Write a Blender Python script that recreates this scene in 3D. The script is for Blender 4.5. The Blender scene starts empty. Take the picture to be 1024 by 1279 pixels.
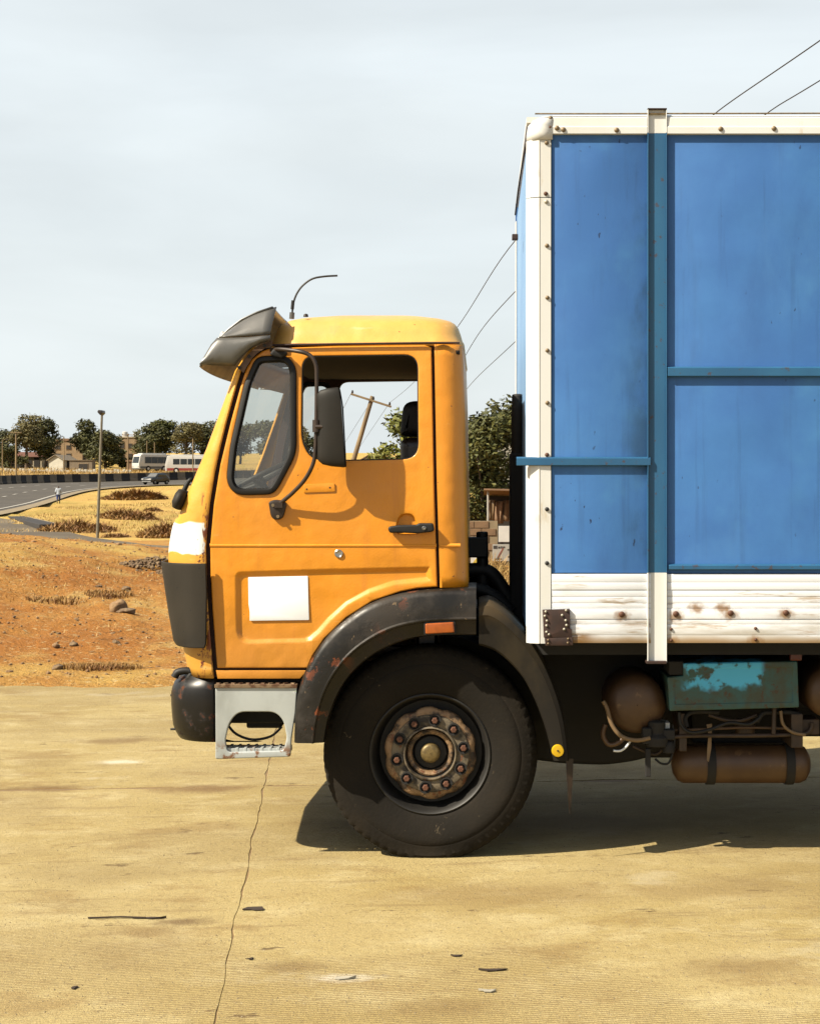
import bpy, bmesh, math, random
import numpy as np
from mathutils import Vector, Matrix, noise

scene = bpy.context.scene
C = scene.collection
R = math.radians

# ------------------------------------------------------------------ camera, sky, sun, exposure
FOC, CZ, CD = 2125.0, 1.914, 8.5          # focal length in photo pixels, eye height, distance to the truck's side
cam_d = bpy.data.cameras.new('camera')
cam = bpy.data.objects.new('camera', cam_d); C.objects.link(cam)
cam_d.sensor_fit = 'HORIZONTAL'; cam_d.sensor_width = 36.0
cam_d.lens = FOC / 1024 * 36.0
cam_d.shift_x = -88.0 / 1024; cam_d.shift_y = -39.5 / 1024
cam_d.clip_start = 0.1; cam_d.clip_end = 6000
cam.location = (0, -CD, CZ); cam.rotation_euler = (R(90), 0, 0)
scene.camera = cam

SUN = Vector((-0.94, -0.50, 1.0)).normalized()
el = math.asin(SUN.z); az = math.atan2(SUN.x, SUN.y)
w = bpy.data.worlds.new('World'); scene.world = w; w.use_nodes = True
wn, wl = w.node_tree.nodes, w.node_tree.links
bg = wn['Background']; bg.inputs['Strength'].default_value = 0.059
sky = wn.new('ShaderNodeTexSky'); sky.sky_type = 'NISHITA'; sky.sun_disc = False
sky.sun_elevation = el; sky.sun_rotation = az
sky.air_density = 1.0; sky.dust_density = 3.0; sky.ozone_density = 1.0
veil = wn.new('ShaderNodeMixRGB'); veil.inputs['Color2'].default_value = (6.15, 6.6, 6.7, 1)
tc = wn.new('ShaderNodeTexCoord'); mp = wn.new('ShaderNodeMapping'); mp.inputs['Scale'].default_value = (1.0, 1.0, 3.2)
cl = wn.new('ShaderNodeTexNoise'); cl.inputs['Scale'].default_value = 2.6; cl.inputs['Detail'].default_value = 5; cl.inputs['Roughness'].default_value = 0.45
cr = wn.new('ShaderNodeMapRange'); cr.inputs['From Min'].default_value = 0.3; cr.inputs['From Max'].default_value = 0.75
cr.inputs['To Min'].default_value = 0.78; cr.inputs['To Max'].default_value = 0.95
wl.new(tc.outputs['Generated'], mp.inputs['Vector']); wl.new(mp.outputs['Vector'], cl.inputs['Vector'])
wl.new(cl.outputs['Fac'], cr.inputs['Value'])
sx_ = wn.new('ShaderNodeSeparateXYZ'); wl.new(tc.outputs['Generated'], sx_.inputs[0])
hz_ = wn.new('ShaderNodeMapRange'); hz_.inputs['From Min'].default_value = 0.27; hz_.inputs['From Max'].default_value = 0.80   # haze thins out overhead
hz_.inputs['To Min'].default_value = 1.0; hz_.inputs['To Max'].default_value = 0.10; wl.new(sx_.outputs['Z'], hz_.inputs['Value'])
hm_ = wn.new('ShaderNodeMath'); hm_.operation = 'MULTIPLY'; wl.new(cr.outputs['Result'], hm_.inputs[0]); wl.new(hz_.outputs['Result'], hm_.inputs[1]); wl.new(hm_.outputs[0], veil.inputs['Fac'])
wl.new(sky.outputs['Color'], veil.inputs['Color1'])
c2 = wn.new('ShaderNodeTexNoise'); c2.inputs['Scale'].default_value = 4.5; c2.inputs['Detail'].default_value = 6; c2.inputs['Roughness'].default_value = 0.5; c2.inputs['Distortion'].default_value = 0.4
m2 = wn.new('ShaderNodeMapping'); m2.inputs['Scale'].default_value = (0.8, 0.8, 3.5); m2.inputs['Location'].default_value = (3, 1, 2); wl.new(tc.outputs['Generated'], m2.inputs['Vector']); wl.new(m2.outputs['Vector'], c2.inputs['Vector'])
r2 = wn.new('ShaderNodeMapRange'); r2.inputs['From Min'].default_value = 0.35; r2.inputs['From Max'].default_value = 0.68; r2.inputs['To Min'].default_value = 0.95; r2.inputs['To Max'].default_value = 1.07; wl.new(c2.outputs['Fac'], r2.inputs['Value'])
cm = wn.new('ShaderNodeVectorMath'); cm.operation = 'SCALE'; wl.new(veil.outputs['Color'], cm.inputs[0]); wl.new(r2.outputs['Result'], cm.inputs['Scale']); wl.new(cm.outputs[0], bg.inputs['Color'])

sun_d = bpy.data.lights.new('sun', 'SUN'); sun_d.energy = 5.0; sun_d.angle = R(0.55); sun_d.color = (1.0, 0.90, 0.73)
sun = bpy.data.objects.new('sun', sun_d); C.objects.link(sun)
sun.rotation_euler = (-SUN).to_track_quat('-Z', 'Y').to_euler()

vs = scene.view_settings
vs.view_transform = 'Standard'; vs.look = 'None'; vs.exposure = 1.27; vs.gamma = 1.0; vs.use_curve_mapping = False
scene.cycles.max_bounces = 6; scene.cycles.transparent_max_bounces = 12
scene.cycles.use_denoising = True

# ------------------------------------------------------------------ helpers
def P(x, y, Y=0.0):
    """a place measured in the photograph, put at its distance Y behind the truck's near side"""
    d = CD + Y
    return Vector(((x - 600.0) * d / FOC, Y, CZ - (y - 600.0) * d / FOC))

def tag(o, label=None, cat=None, group=None, kind=None):
    if label: o['label'] = label
    if cat: o['category'] = cat
    if group: o['group'] = group
    if kind: o['kind'] = kind
    return o

def empty(name, loc, rz=0.0):
    o = bpy.data.objects.new(name, None); C.objects.link(o)
    o.location = loc; o.rotation_euler = (0, 0, rz); o.empty_display_size = 0.2
    return o

class MB:
    """collects geometry, then links it as one mesh object"""
    def __init__(s): s.v = []; s.f = []; s.m = []; s.mi = 0
    def add(s, vs_, fs_):
        b = len(s.v); s.v += [tuple(p) for p in vs_]
        for f in fs_: s.f.append(tuple(b + i for i in f)); s.m.append(s.mi)
        return s
    def box(s, x0, x1, y0, y1, z0, z1, rot=None, at=None):
        v = [Vector((x, y, z)) for z in (z0, z1) for y in (y0, y1) for x in (x0, x1)]
        if rot is not None: v = [rot @ p for p in v]
        if at is not None: v = [p + Vector(at) for p in v]
        return s.add(v, [(0, 2, 3, 1), (4, 5, 7, 6), (0, 1, 5, 4), (2, 6, 7, 3), (0, 4, 6, 2), (1, 3, 7, 5)])
    def bar(s, a, b, wy, wz):
        a, b = Vector(a), Vector(b); L = (b - a).length
        q = (b - a).to_track_quat('X', 'Z').to_matrix()
        return s.box(0, L, -wy / 2, wy / 2, -wz / 2, wz / 2, q, a)
    def tube(s, pts, r, n=8, cap=True):
        pts = [Vector(p) for p in pts]; N = len(pts)
        rs = r if isinstance(r, (list, tuple)) else [r] * N
        t0 = (pts[1] - pts[0]).normalized()
        up = Vector((0, 0, 1)) if abs(t0.z) < 0.9 else Vector((1, 0, 0))
        u = t0.cross(up).normalized(); V = []
        for i, p in enumerate(pts):
            t = (pts[min(i + 1, N - 1)] - pts[max(i - 1, 0)]).normalized()
            u = (u - t * u.dot(t)).normalized(); w_ = t.cross(u)
            for k in range(n):
                a = 2 * math.pi * k / n
                V.append(p + (u * math.cos(a) + w_ * math.sin(a)) * rs[i])
        F = [(i * n + k, i * n + (k + 1) % n, (i + 1) * n + (k + 1) % n, (i + 1) * n + k) for i in range(N - 1) for k in range(n)]
        if cap: F += [tuple(range(n))[::-1], tuple((N - 1) * n + k for k in range(n))]
        return s.add(V, F)
    def lathe(s, prof, c, n=48, axis='Y', rfun=None, cap0=False, cap1=False):
        c = Vector(c); V = []
        for j, (a, r) in enumerate(prof):
            for k in range(n):
                t = 2 * math.pi * k / n; rr = r if rfun is None else rfun(j, k, r)
                q = (math.cos(t) * rr, math.sin(t) * rr)
                V.append(c + (Vector((q[0], a, q[1])) if axis == 'Y' else Vector((a, q[0], q[1])) if axis == 'X' else Vector((q[0], q[1], a))))
        F = [(j * n + k, (j + 1) * n + k, (j + 1) * n + (k + 1) % n, j * n + (k + 1) % n) for j in range(len(prof) - 1) for k in range(n)]
        if cap0: F.append(tuple(range(n)))
        if cap1: F.append(tuple((len(prof) - 1) * n + k for k in range(n))[::-1])
        return s.add(V, F)
    def loft(s, rows, close=False, skip=None):
        n = len(rows[0]); V = [p for r in rows for p in r]; F = []
        for i in range(len(rows) - 1):
            for k in range(n if close else n - 1):
                if skip and skip(i, k): continue
                F.append((i * n + k, i * n + (k + 1) % n, (i + 1) * n + (k + 1) % n, (i + 1) * n + k))
        return s.add(V, F)
    def plate(s, outline, holes=(), y0=0.0, t=0.03, bev=0.006, recess=(), nb=2):
        """flat piece in the XZ plane facing -Y, rounded edges, openings and pressed-in panels; lists of (x, z)"""
        bm = bmesh.new()
        def loop(pts, y): return [bm.verts.new((p[0], y, p[1])) for p in pts]
        def ring(a, b):
            n = len(a)
            for i in range(n):
                try: bm.faces.new((a[i], a[(i + 1) % n], b[(i + 1) % n], b[i]))
                except ValueError: pass
        def edges(lp):
            out = []
            for i in range(len(lp)):
                e = bm.edges.get((lp[i], lp[(i + 1) % len(lp)]))
                out.append(e or bm.edges.new((lp[i], lp[(i + 1) % len(lp)])))
            return out
        outline = ccw(outline); fe = []; be = []
        def side(o, sign):
            prev = loop(offs(o, -sign * bev), y0); first = prev
            for k in range(1, nb + 1):
                a = math.pi / 2 * k / nb
                cur = loop(offs(o, -sign * bev * (1 - math.sin(a))), y0 + bev * (1 - math.cos(a))); ring(prev, cur); prev = cur
            last = loop(o, y0 + t); ring(prev, last); return first, last
        a, b = side(outline, 1); fe += edges(a); be += edges(b)
        for h in holes:
            a, b = side(ccw(h), -1); fe += edges(a); be += edges(b)
        for (rc, ins, dep) in recess:
            rc = ccw(rc); l0 = loop(rc, y0); l1 = loop(offs(rc, -ins * .35), y0 + dep * .25); l2 = loop(offs(rc, -ins * .75), y0 + dep * .85); l3 = loop(offs(rc, -ins), y0 + dep)
            ring(l0, l1); ring(l1, l2); ring(l2, l3); fe += edges(l0)
            bmesh.ops.triangle_fill(bm, use_beauty=True, edges=edges(l3))
        bmesh.ops.triangle_fill(bm, use_beauty=True, edges=fe)
        bmesh.ops.triangle_fill(bm, use_beauty=True, edges=be)
        bm.verts.index_update()
        vv = [v.co.copy() for v in bm.verts]; ff = [[v.index for v in f.verts] for f in bm.faces]
        bm.free(); return s.add(vv, ff)
    def build(s, name, mat, parent=None, smooth=40, bevel=0, solid=0, warp=None, slices=None, wn_=False, loc=None, recalc=True, subd=0):
        me = bpy.data.meshes.new(name); me.from_pydata(s.v, [], s.f)
        mats = mat if isinstance(mat, (list, tuple)) else [mat]
        for m_ in mats: me.materials.append(m_)
        if len(mats) > 1: me.polygons.foreach_set('material_index', s.m)
        if recalc or slices or warp:
            bm = bmesh.new(); bm.from_mesh(me)
            if slices:
                for ax, val in slices:
                    no = (1, 0, 0) if ax == 'x' else (0, 0, 1); co = (val, 0, 0) if ax == 'x' else (0, 0, val)
                    bmesh.ops.bisect_plane(bm, geom=bm.verts[:] + bm.edges[:] + bm.faces[:], plane_co=co, plane_no=no)
            if warp:
                for v in bm.verts: v.co = warp(v.co)
            if recalc: bmesh.ops.recalc_face_normals(bm, faces=bm.faces[:])
            bm.to_mesh(me); bm.free()
        if smooth:
            me.polygons.foreach_set('use_smooth', [True] * len(me.polygons)); me.set_sharp_from_angle(angle=R(smooth))
        me.update()
        o = bpy.data.objects.new(name, me); C.objects.link(o)
        if solid:
            md = o.modifiers.new('solid', 'SOLIDIFY'); md.thickness = solid; md.offset = -1
        if bevel:
            md = o.modifiers.new('bevel', 'BEVEL'); md.width = bevel; md.segments = 2; md.limit_method = 'ANGLE'; md.angle_limit = R(40)
        if subd:
            md = o.modifiers.new('sub', 'SUBSURF'); md.levels = subd; md.render_levels = subd
        if wn_: o.modifiers.new('wn', 'WEIGHTED_NORMAL')
        if loc is not None: o.location = loc
        if parent is not None: attach(o, parent)
        return o

ROOTM = {}
def attach(o, parent):
    """parent o, keeping where its vertices were written"""
    o.parent = parent
    if parent.name in ROOTM: o.matrix_parent_inverse = ROOTM[parent.name]

def keep(root):            # children of this root are written in world coordinates
    ROOTM[root.name] = Matrix.Translation(-Vector(root.location)); return root

def area(p): return sum(p[i][0] * p[(i + 1) % len(p)][1] - p[(i + 1) % len(p)][0] * p[i][1] for i in range(len(p))) / 2
def ccw(p): return list(p) if area(p) > 0 else list(p)[::-1]
def offs(p, d):
    """offset a counter-clockwise outline outwards by d"""
    n = len(p); out = []
    for i in range(n):
        a, b, c = Vector(p[i - 1][:2]), Vector(p[i][:2]), Vector(p[(i + 1) % n][:2])
        e1 = (b - a); e2 = (c - b)
        if e1.length < 1e-9 or e2.length < 1e-9: out.append((b.x, b.y)); continue
        e1.normalize(); e2.normalize()
        n1 = Vector((e1.y, -e1.x)); n2 = Vector((e2.y, -e2.x)); m = n1 + n2
        if m.length < 1e-6: out.append((b.x, b.y)); continue
        m.normalize(); k = d / max(0.35, m.dot(n1)); q = b + m * k; out.append((q.x, q.y))
    return out
def rpoly(pts, seg=6):
    """outline with rounded corners: points (x, y[, radius])"""
    n = len(pts); out = []
    for i in range(n):
        a, b, c = Vector(pts[i - 1][:2]), Vector(pts[i][:2]), Vector(pts[(i + 1) % n][:2])
        r = pts[i][2] if len(pts[i]) > 2 else 0
        if r <= 0: out.append((b.x, b.y)); continue
        ra = min(r, (a - b).length * .49); rc = min(r, (c - b).length * .49)
        p0 = b + (a - b).normalized() * ra; p1 = b + (c - b).normalized() * rc
        for k in range(seg + 1):
            t = k / seg; q = p0 * (1 - t) ** 2 + b * 2 * t * (1 - t) + p1 * t * t; out.append((q.x, q.y))
    return out
def XZ(pts, Y=0.0): return [(P(x, y, Y).x, P(x, y, Y).z) for x, y in pts]
def RP(pts, Y=0.0, seg=6): return XZ(rpoly(pts, seg), Y)
def smoothpath(pts, per=6):
    """points on a smooth curve through pts"""
    pts = [Vector(p) for p in pts]; out = []
    for i in range(len(pts) - 1):
        p0, p1, p2, p3 = pts[max(i - 1, 0)], pts[i], pts[i + 1], pts[min(i + 2, len(pts) - 1)]
        for k in range(per):
            t = k / per
            out.append(0.5 * ((2 * p1) + (p2 - p0) * t + (2 * p0 - 5 * p1 + 4 * p2 - p3) * t * t + (3 * p1 - p0 - 3 * p2 + p3) * t ** 3))
    out.append(pts[-1]); return out
def resample(pts, n):
    pts = [Vector(p) for p in pts]; L = [0]
    for i in range(1, len(pts)): L.append(L[-1] + (pts[i] - pts[i - 1]).length)
    out = []; j = 0
    for k in range(n):
        s_ = L[-1] * k / (n - 1)
        while j < len(L) - 2 and L[j + 1] < s_: j += 1
        t = (s_ - L[j]) / max(1e-9, L[j + 1] - L[j]); out.append(pts[j].lerp(pts[j + 1], min(1, t)))
    return out
def lerp_table(tab, x):
    if x <= tab[0][0]: return tab[0][1]
    for (a, b), (c, d) in zip(tab, tab[1:]):
        if x <= c: return b + (d - b) * (x - a) / (c - a)
    return tab[-1][1]

# ------------------------------------------------------------------ materials
def mat_new(name):
    m = bpy.data.materials.new(name); m.use_nodes = True
    return m, m.node_tree.nodes, m.node_tree.links, m.node_tree.nodes['Principled BSDF']
KA = 0.50   # the photograph is exposed bright: surfaces keep natural reflectances and the exposure is raised instead
def rgba(c): return (c[0] * KA, c[1] * KA, c[2] * KA, 1)
class MT:
    """small node-graph builder"""
    def __init__(s, name, base, rough=0.6, metal=0.0, spec=0.5, coat=0.0):
        s.m, s.n, s.l, s.b = mat_new(name)
        s.b.inputs['Roughness'].default_value = rough; s.b.inputs['Metallic'].default_value = metal
        s.b.inputs['Specular IOR Level'].default_value = spec; s.b.inputs['Coat Weight'].default_value = coat
        s.b.inputs['Coat Roughness'].default_value = 0.15
        rgb = s.n.new('ShaderNodeRGB'); rgb.outputs[0].default_value = rgba(base); s.col = rgb.outputs[0]
        s.tc = s.n.new('ShaderNodeTexCoord'); s.rough = None; s.rbase = rough; s.h = None
    def coord(s, scale=(1, 1, 1), rot=(0, 0, 0), loc=(0, 0, 0), src='Object'):
        mp = s.n.new('ShaderNodeMapping'); mp.inputs['Scale'].default_value = scale; mp.inputs['Rotation'].default_value = rot; mp.inputs['Location'].default_value = loc
        s.l.new(s.tc.outputs[src], mp.inputs['Vector']); return mp.outputs['Vector']
    def noise(s, scale=5.0, detail=4, rough=0.55, stretch=(1, 1, 1), lo=0.35, hi=0.65, rot=(0, 0, 0), loc=(0, 0, 0), dist=0.0):
        t = s.n.new('ShaderNodeTexNoise'); t.inputs['Scale'].default_value = scale; t.inputs['Detail'].default_value = detail; t.inputs['Roughness'].default_value = rough; t.inputs['Distortion'].default_value = dist
        s.l.new(s.coord(stretch, rot, loc), t.inputs['Vector'])
        return s.rng(t.outputs['Fac'], lo, hi)
    def rng(s, v, lo, hi, a=0.0, b=1.0, smooth=True):
        r = s.n.new('ShaderNodeMapRange'); r.inputs['From Min'].default_value = lo; r.inputs['From Max'].default_value = hi
        r.inputs['To Min'].default_value = a; r.inputs['To Max'].default_value = b
        if smooth: r.interpolation_type = 'SMOOTHSTEP'
        s.l.new(v, r.inputs['Value']); return r.outputs['Result']
    def axis(s, i, lo, hi):
        sp = s.n.new('ShaderNodeSeparateXYZ'); s.l.new(s.tc.outputs['Object'], sp.inputs[0]); return s.rng(sp.outputs[i], lo, hi)
    def axisn(s, i, lo, hi, amp, scale):
        """like axis, with an uneven edge"""
        sp = s.n.new('ShaderNodeSeparateXYZ'); s.l.new(s.tc.outputs['Object'], sp.inputs[0])
        t = s.n.new('ShaderNodeTexNoise'); t.inputs['Scale'].default_value = scale; s.l.new(s.tc.outputs['Object'], t.inputs['Vector'])
        return s.rng(s.math('ADD', sp.outputs[i], s.math('MULTIPLY', s.math('SUBTRACT', t.outputs['Fac'], 0.5), amp)), lo, hi)
    def spot(s, c, r0, r1, st=(1, 1, 1)):
        """1 inside r0 of c, fading to 0 at r1, edge broken by noise"""
        a = s.n.new('ShaderNodeVectorMath'); a.operation = 'SUBTRACT'; s.l.new(s.tc.outputs['Object'], a.inputs[0]); a.inputs[1].default_value = c
        b = s.n.new('ShaderNodeVectorMath'); b.operation = 'MULTIPLY'; s.l.new(a.outputs[0], b.inputs[0]); b.inputs[1].default_value = st
        d = s.n.new('ShaderNodeVectorMath'); d.operation = 'LENGTH'; s.l.new(b.outputs[0], d.inputs[0])
        t = s.n.new('ShaderNodeTexNoise'); t.inputs['Scale'].default_value = 1.6 / r1; t.inputs['Detail'].default_value = 5; s.l.new(s.tc.outputs['Object'], t.inputs['Vector'])
        return s.rng(s.math('ADD', d.outputs['Value'], s.math('MULTIPLY', s.math('SUBTRACT', t.outputs['Fac'], 0.5), r1 * 1.1)), r1, r0)
    def math(s, op, a, b):
        k = s.n.new('ShaderNodeMath'); k.operation = op; k.use_clamp = op in ('MULTIPLY_CLAMP',)
        for i, x in enumerate((a, b)):
            if isinstance(x, (int, float)): k.inputs[i].default_value = x
            else: s.l.new(x, k.inputs[i])
        return k.outputs[0]
    def mul(s, a, b): return s.math('MULTIPLY', a, b)
    def mix(s, fac, col, mode='MIX'):
        k = s.n.new('ShaderNodeMixRGB'); k.blend_type = mode
        if isinstance(fac, (int, float)): k.inputs['Fac'].default_value = fac
        else: s.l.new(fac, k.inputs['Fac'])
        s.l.new(s.col, k.inputs['Color1'])
        if isinstance(col, tuple): k.inputs['Color2'].default_value = rgba(col)
        else: s.l.new(col, k.inputs['Color2'])
        s.col = k.outputs['Color']; return s
    def setrough(s, fac, val):
        k = s.n.new('ShaderNodeMix'); k.data_type = 'FLOAT'
        s.l.new(fac, k.inputs[0])
        if s.rough is None: k.inputs[2].default_value = s.rbase
        else: s.l.new(s.rough, k.inputs[2])
        k.inputs[3].default_value = val; s.rough = k.outputs[0]; return s
    def hgt(s, v, amt=1.0):
        v = s.math('MULTIPLY', v, amt); s.h = v if s.h is None else s.math('ADD', s.h, v); return s
    def done(s, bump=0.0, dist=0.01):
        s.l.new(s.col, s.b.inputs['Base Color'])
        if s.rough is not None: s.l.new(s.rough, s.b.inputs['Roughness'])
        if s.h is not None and bump:
            k = s.n.new('ShaderNodeBump'); k.inputs['Strength'].default_value = bump; k.inputs['Distance'].default_value = dist
            s.l.new(s.h, k.inputs['Height']); s.l.new(k.outputs[0], s.b.inputs['Normal'])
        return s.m

M = {}
def simple(name, base, rough=0.7, metal=0.0, var=0.25, scale=6.0, bump=0.0, spec=0.5):
    t = MT(name, base, rough, metal, spec)
    t.mix(t.noise(scale, 5, .6, lo=.3, hi=.7), tuple(c * (1 - var) for c in base))
    if bump: t.hgt(t.noise(scale * 4, 4, .6))
    M[name] = t.done(bump); return M[name]

def paint_yellow(name, base, white_patch=False):
    t = MT(name, base, 0.42, 0, 0.42, 0.18)
    t.mix(t.noise(2.2, 5, .6, lo=.3, hi=.75), tuple(c * .86 for c in base))
    t.mix(t.mul(t.noise(9, 6, .7, (1, 1, .25), .52, .8), .3), (base[0] * .75, base[1] * .62, base[2] * .6))
    t.mix(t.mul(t.axisn(2, 1.35, .98, .25, 6), .35), (.42, .23, .06))       # road dirt towards the sill
    t.mix(t.mul(t.noise(13, 5, .6, (1, 1, .06), .55, .72), .22), (base[0] * .6, base[1] * .5, base[2] + .02))   # run-down grime
    t.setrough(t.noise(3, 5, .6), .6)
    if white_patch:
        a = t.axisn(2, 1.548, 1.558, .06, 10); b = t.axisn(2, 1.71, 1.70, .06, 8)
        c = t.axisn(0, -1.376, -1.384, .07, 14)
        t.mix(t.mul(t.mul(a, b), c), (1.1, 1.1, 1.05))
        r = t.mul(t.mul(t.noise(34, 3, .6, lo=.56, hi=.58), t.axis(2, 1.585, 1.56)), t.axis(0, -1.43, -1.41))
        t.mix(r, (.16, .035, .012))
        e = t.mul(t.noise(28, 4, .7, (1, 1, .3), .52, .6), t.axis(0, -1.40, -1.385)); e = t.mul(e, t.axis(2, 1.95, 1.8)); t.mix(e, (.25, .06, .015))
    ch = t.noise(40, 2, .4, lo=.775, hi=.785); t.mix(ch, (.20, .06, .02))     # a few stone chips
    t.mix(t.mul(t.noise(26, 4, .6, (.12, 1, 1), .66, .72, (0, R(20), 0)), .35), (base[0] * .95, base[1] * 1.35, base[2] * 3 + .1))   # scratches
    t.mix(t.mul(t.noise(1.6, 5, .6, (1, 1, .3), .5, .75, (0, 0, 0), (5, 1, 2)), .28), (base[0] * .9, base[1] * 1.25, base[2] * 2 + .06))  # sun-faded film
    t.hgt(t.noise(2.6, 3, .5), 1.0); t.hgt(t.noise(90, 3, .5), .03)
    M[name] = t.done(.30, .02); return M[name]
YEL = (1.02, 0.385, 0.011)
paint_yellow('yellow_paint', YEL); paint_yellow('yellow_front_lit', (1.0, 0.48, .04), True)  # front corner's yellow is lightened: its sunlit look is put into the colour
paint_yellow('yellow_roof_lit', (1.0, .55, .12))  # paler copy for the roof, brightness of upward faces painted in
t = MT('blue_panel', (.054, .190, .53), .55, 0, .3)
t.mix(t.noise(1.3, 5, .6, lo=.36, hi=.66), (.068, .238, .60)); t.mix(t.mul(t.noise(2.8, 6, .65, (1, 1, .45), .48, .72), .6), (.050, .165, .46)); t.mix(t.mul(t.noise(16, 5, .6, (1, 1, .05), .55, .70), .35), (.04, .12, .32)); t.mix(t.mul(t.axisn(2, 3.52, 3.60, .12, 4), .4), (.04, .13, .36))
t.mix(t.mul(t.noise(9, 4, .6, (1, 1, .12), .56, .75), .35), (.05, .15, .38)); t.mix(t.mul(t.noise(42, 3, .5, (1, 1, .5), .70, .74), t.noise(1.7, 3, .5, lo=.5, hi=.6, loc=(3, 3, 1))), (.02, .05, .14))
t.mix(t.mul(t.noise(2.2, 4, .6, lo=.55, hi=.8, loc=(4, 2, 7)), .5), (.10, .34, .66))
s1 = t.mul(t.axisn(0, .68, .80, .12, 5), t.axis(0, .90, .89)); s1 = t.mul(s1, t.noise(3.2, 5, .6, (1, 1, .55), .42, .6)); t.mix(t.mul(s1, .75), (.03, .10, .22))
t.hgt(t.noise(1.1, 2, .5), 1); t.hgt(t.noise(60, 3, .5), .008); t.mix(t.mul(t.noise(1.7, 5, .65, (1, 1, .5), .50, .66, loc=(6, 1, 3)), .5), (.085, .27, .62)); M['blue_panel'] = t.done(.35, .03)
t = MT('blue_front_lit', (.28, .50, .80), .5, 0, .4); t.mix(t.noise(1.5, 5, .6), (.22, .42, .74)); M['blue_front_lit'] = t.done()  # paler than the side panels: strong sun on the front wall painted in
t = MT('blue_steel', (.022, .130, .285), .5, 0, .4); t.mix(t.noise(4, 5, .6, (1, 1, .3)), (.028, .16, .33)); t.mix(t.mul(t.noise(30, 4, .6, lo=.62, hi=.68), .7), (.10, .05, .03)); M['blue_steel'] = t.done()
t = MT('white_frame', (.98, .99, .96), .45, .0, .4); t.mix(t.noise(2, 5, .6, (1, 1, .3), .4, .8), (.88, .87, .78)); t.mix(t.mul(t.noise(13, 5, .7, (1, 1, .25), .6, .75), .6), (.75, .60, .38)); M['white_frame'] = t.done()
t = MT('white_slat', (1.10, 1.15, 1.22), .42, .1, .5); t.mix(t.mul(t.noise(2.3, 6, .65, (.35, 1, 2.2), .46, .66), .7), (.56, .50, .38))
t.mix(t.mul(t.noise(5, 6, .7, (.4, 1, 3.5), .55, .68), t.axis(2, 1.30, 1.12)), (.46, .25, .08)); t.mix(t.mul(t.axisn(2, 1.16, 1.12, .03, 6), .85), (.42, .25, .09)); t.mix(t.mul(t.noise(9, 5, .7, (.25, 1, 2.5), .58, .68, loc=(2, 0, 5)), .7), (.50, .34, .16))
t.mix(t.mul(t.axisn(0, .62, .46, .25, 5), t.mul(t.axisn(2, 1.27, 1.17, .12, 7), t.noise(7, 5, .7, (.4, 1, 3), .35, .62))), (.30, .16, .05)); 
for x, y in ((776.5, 767.5), (844, 767), (912.5, 766), (981.5, 765.5), (870, 758), (903, 758), (838, 800), (943.5, 799)):
    q = P(x, y + 2, -.2); t.mix(t.mul(t.spot((q.x, q.y, q.z), .006, .040, (.7, .3, 1)), .85), (.34, .17, .045))
M['white_slat'] = t.done()
t = MT('black_metal', (.007, .006, .005), .36, 0, .3); t.mix(t.noise(5, 5, .6), (.014, .011, .008)); t.mix(t.mul(t.noise(9, 5, .65, lo=.6, hi=.66), .85), (.13, .04, .015)); t.setrough(t.noise(9, 5, .65, lo=.55, hi=.66), .9); M['black_metal'] = t.done()
t = MT('fender_black', (.010, .008, .005), .34, 0, .35); t.mix(t.noise(3.2, 5, .65, lo=.4, hi=.7), (.030, .021, .013))
t.mix(t.mul(t.noise(7.5, 6, .7, lo=.575, hi=.61), t.noise(2.2, 2, .5, lo=.42, hi=.55)), (.17, .045, .014)); t.mix(t.noise(30, 4, .7, (1, 1, .6), .67, .72), (.25, .17, .09))
t.setrough(t.noise(3.2, 5, .65, lo=.4, hi=.7), .75); t.hgt(t.noise(7.5, 6, .7, lo=.5, hi=.65), -1); M['fender_black'] = t.done(.2, .004)
t = MT('fender_dusty', (.014, .011, .007), .65, 0, .2); t.mix(t.noise(4, 5, .65, (1, 1, .6), .42, .75), (.045, .033, .016)); t.mix(t.mul(t.axisn(2, 1.18, 1.28, .08, 9), .5), (.15, .10, .045)); M['fender_dusty'] = t.done()
t = MT('tyre_rubber', (.015, .012, .008), .85, 0, .2); t.mix(t.noise(3, 5, .6, lo=.35, hi=.75), (.030, .022, .013)); t.mix(t.noise(26, 5, .7, (1, 1, 1), .66, .72, dist=1.5), (.13, .10, .06)); t.hgt(t.noise(60, 3, .6)); M['tyre_rubber'] = t.done(.08)
t = MT('hub_rust', (.42, .26, .13), .62, .25, .5); t.mix(t.noise(14, 6, .7, lo=.42, hi=.62), (.05, .032, .018)); t.mix(t.noise(22, 6, .7, lo=.56, hi=.66), (.24, .08, .025)); t.mix(t.noise(30, 5, .6, lo=.66, hi=.74, loc=(3, 1, 2)), (.40, .30, .17)); t.hgt(t.noise(40, 5, .6)); M['hub_rust'] = t.done(.3, .004)
t = MT('hub_dark', (.24, .19, .12), .65, .2, .5); t.mix(t.noise(16, 6, .7, lo=.4, hi=.65), (.026, .02, .014)); t.mix(t.noise(24, 6, .7, lo=.6, hi=.68), (.20, .065, .02)); t.mix(t.noise(33, 4, .6, lo=.66, hi=.74, loc=(3, 1, 2)), (.30, .22, .12)); M['hub_dark'] = t.done()
simple('rim_black', (.014, .012, .009), .6, var=.4, scale=12)
simple('nut_rust', (.20, .075, .035), .7, .2, .4, 60)
simple('nut_cup', (.008, .007, .006), .7)
simple('brass_cap', (.30, .21, .075), .5, .4, .5, 50)
t = MT('plastic_dark', (.026, .021, .014), .65, 0, .22); t.mix(t.noise(3, 4, .6), (.036, .029, .019)); t.mix(t.noise(60, 2, .4, lo=.72, hi=.74), (.01, .01, .01)); t.hgt(t.noise(160, 2, .5)); M['plastic_dark'] = t.done(.06, .003)
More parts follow.
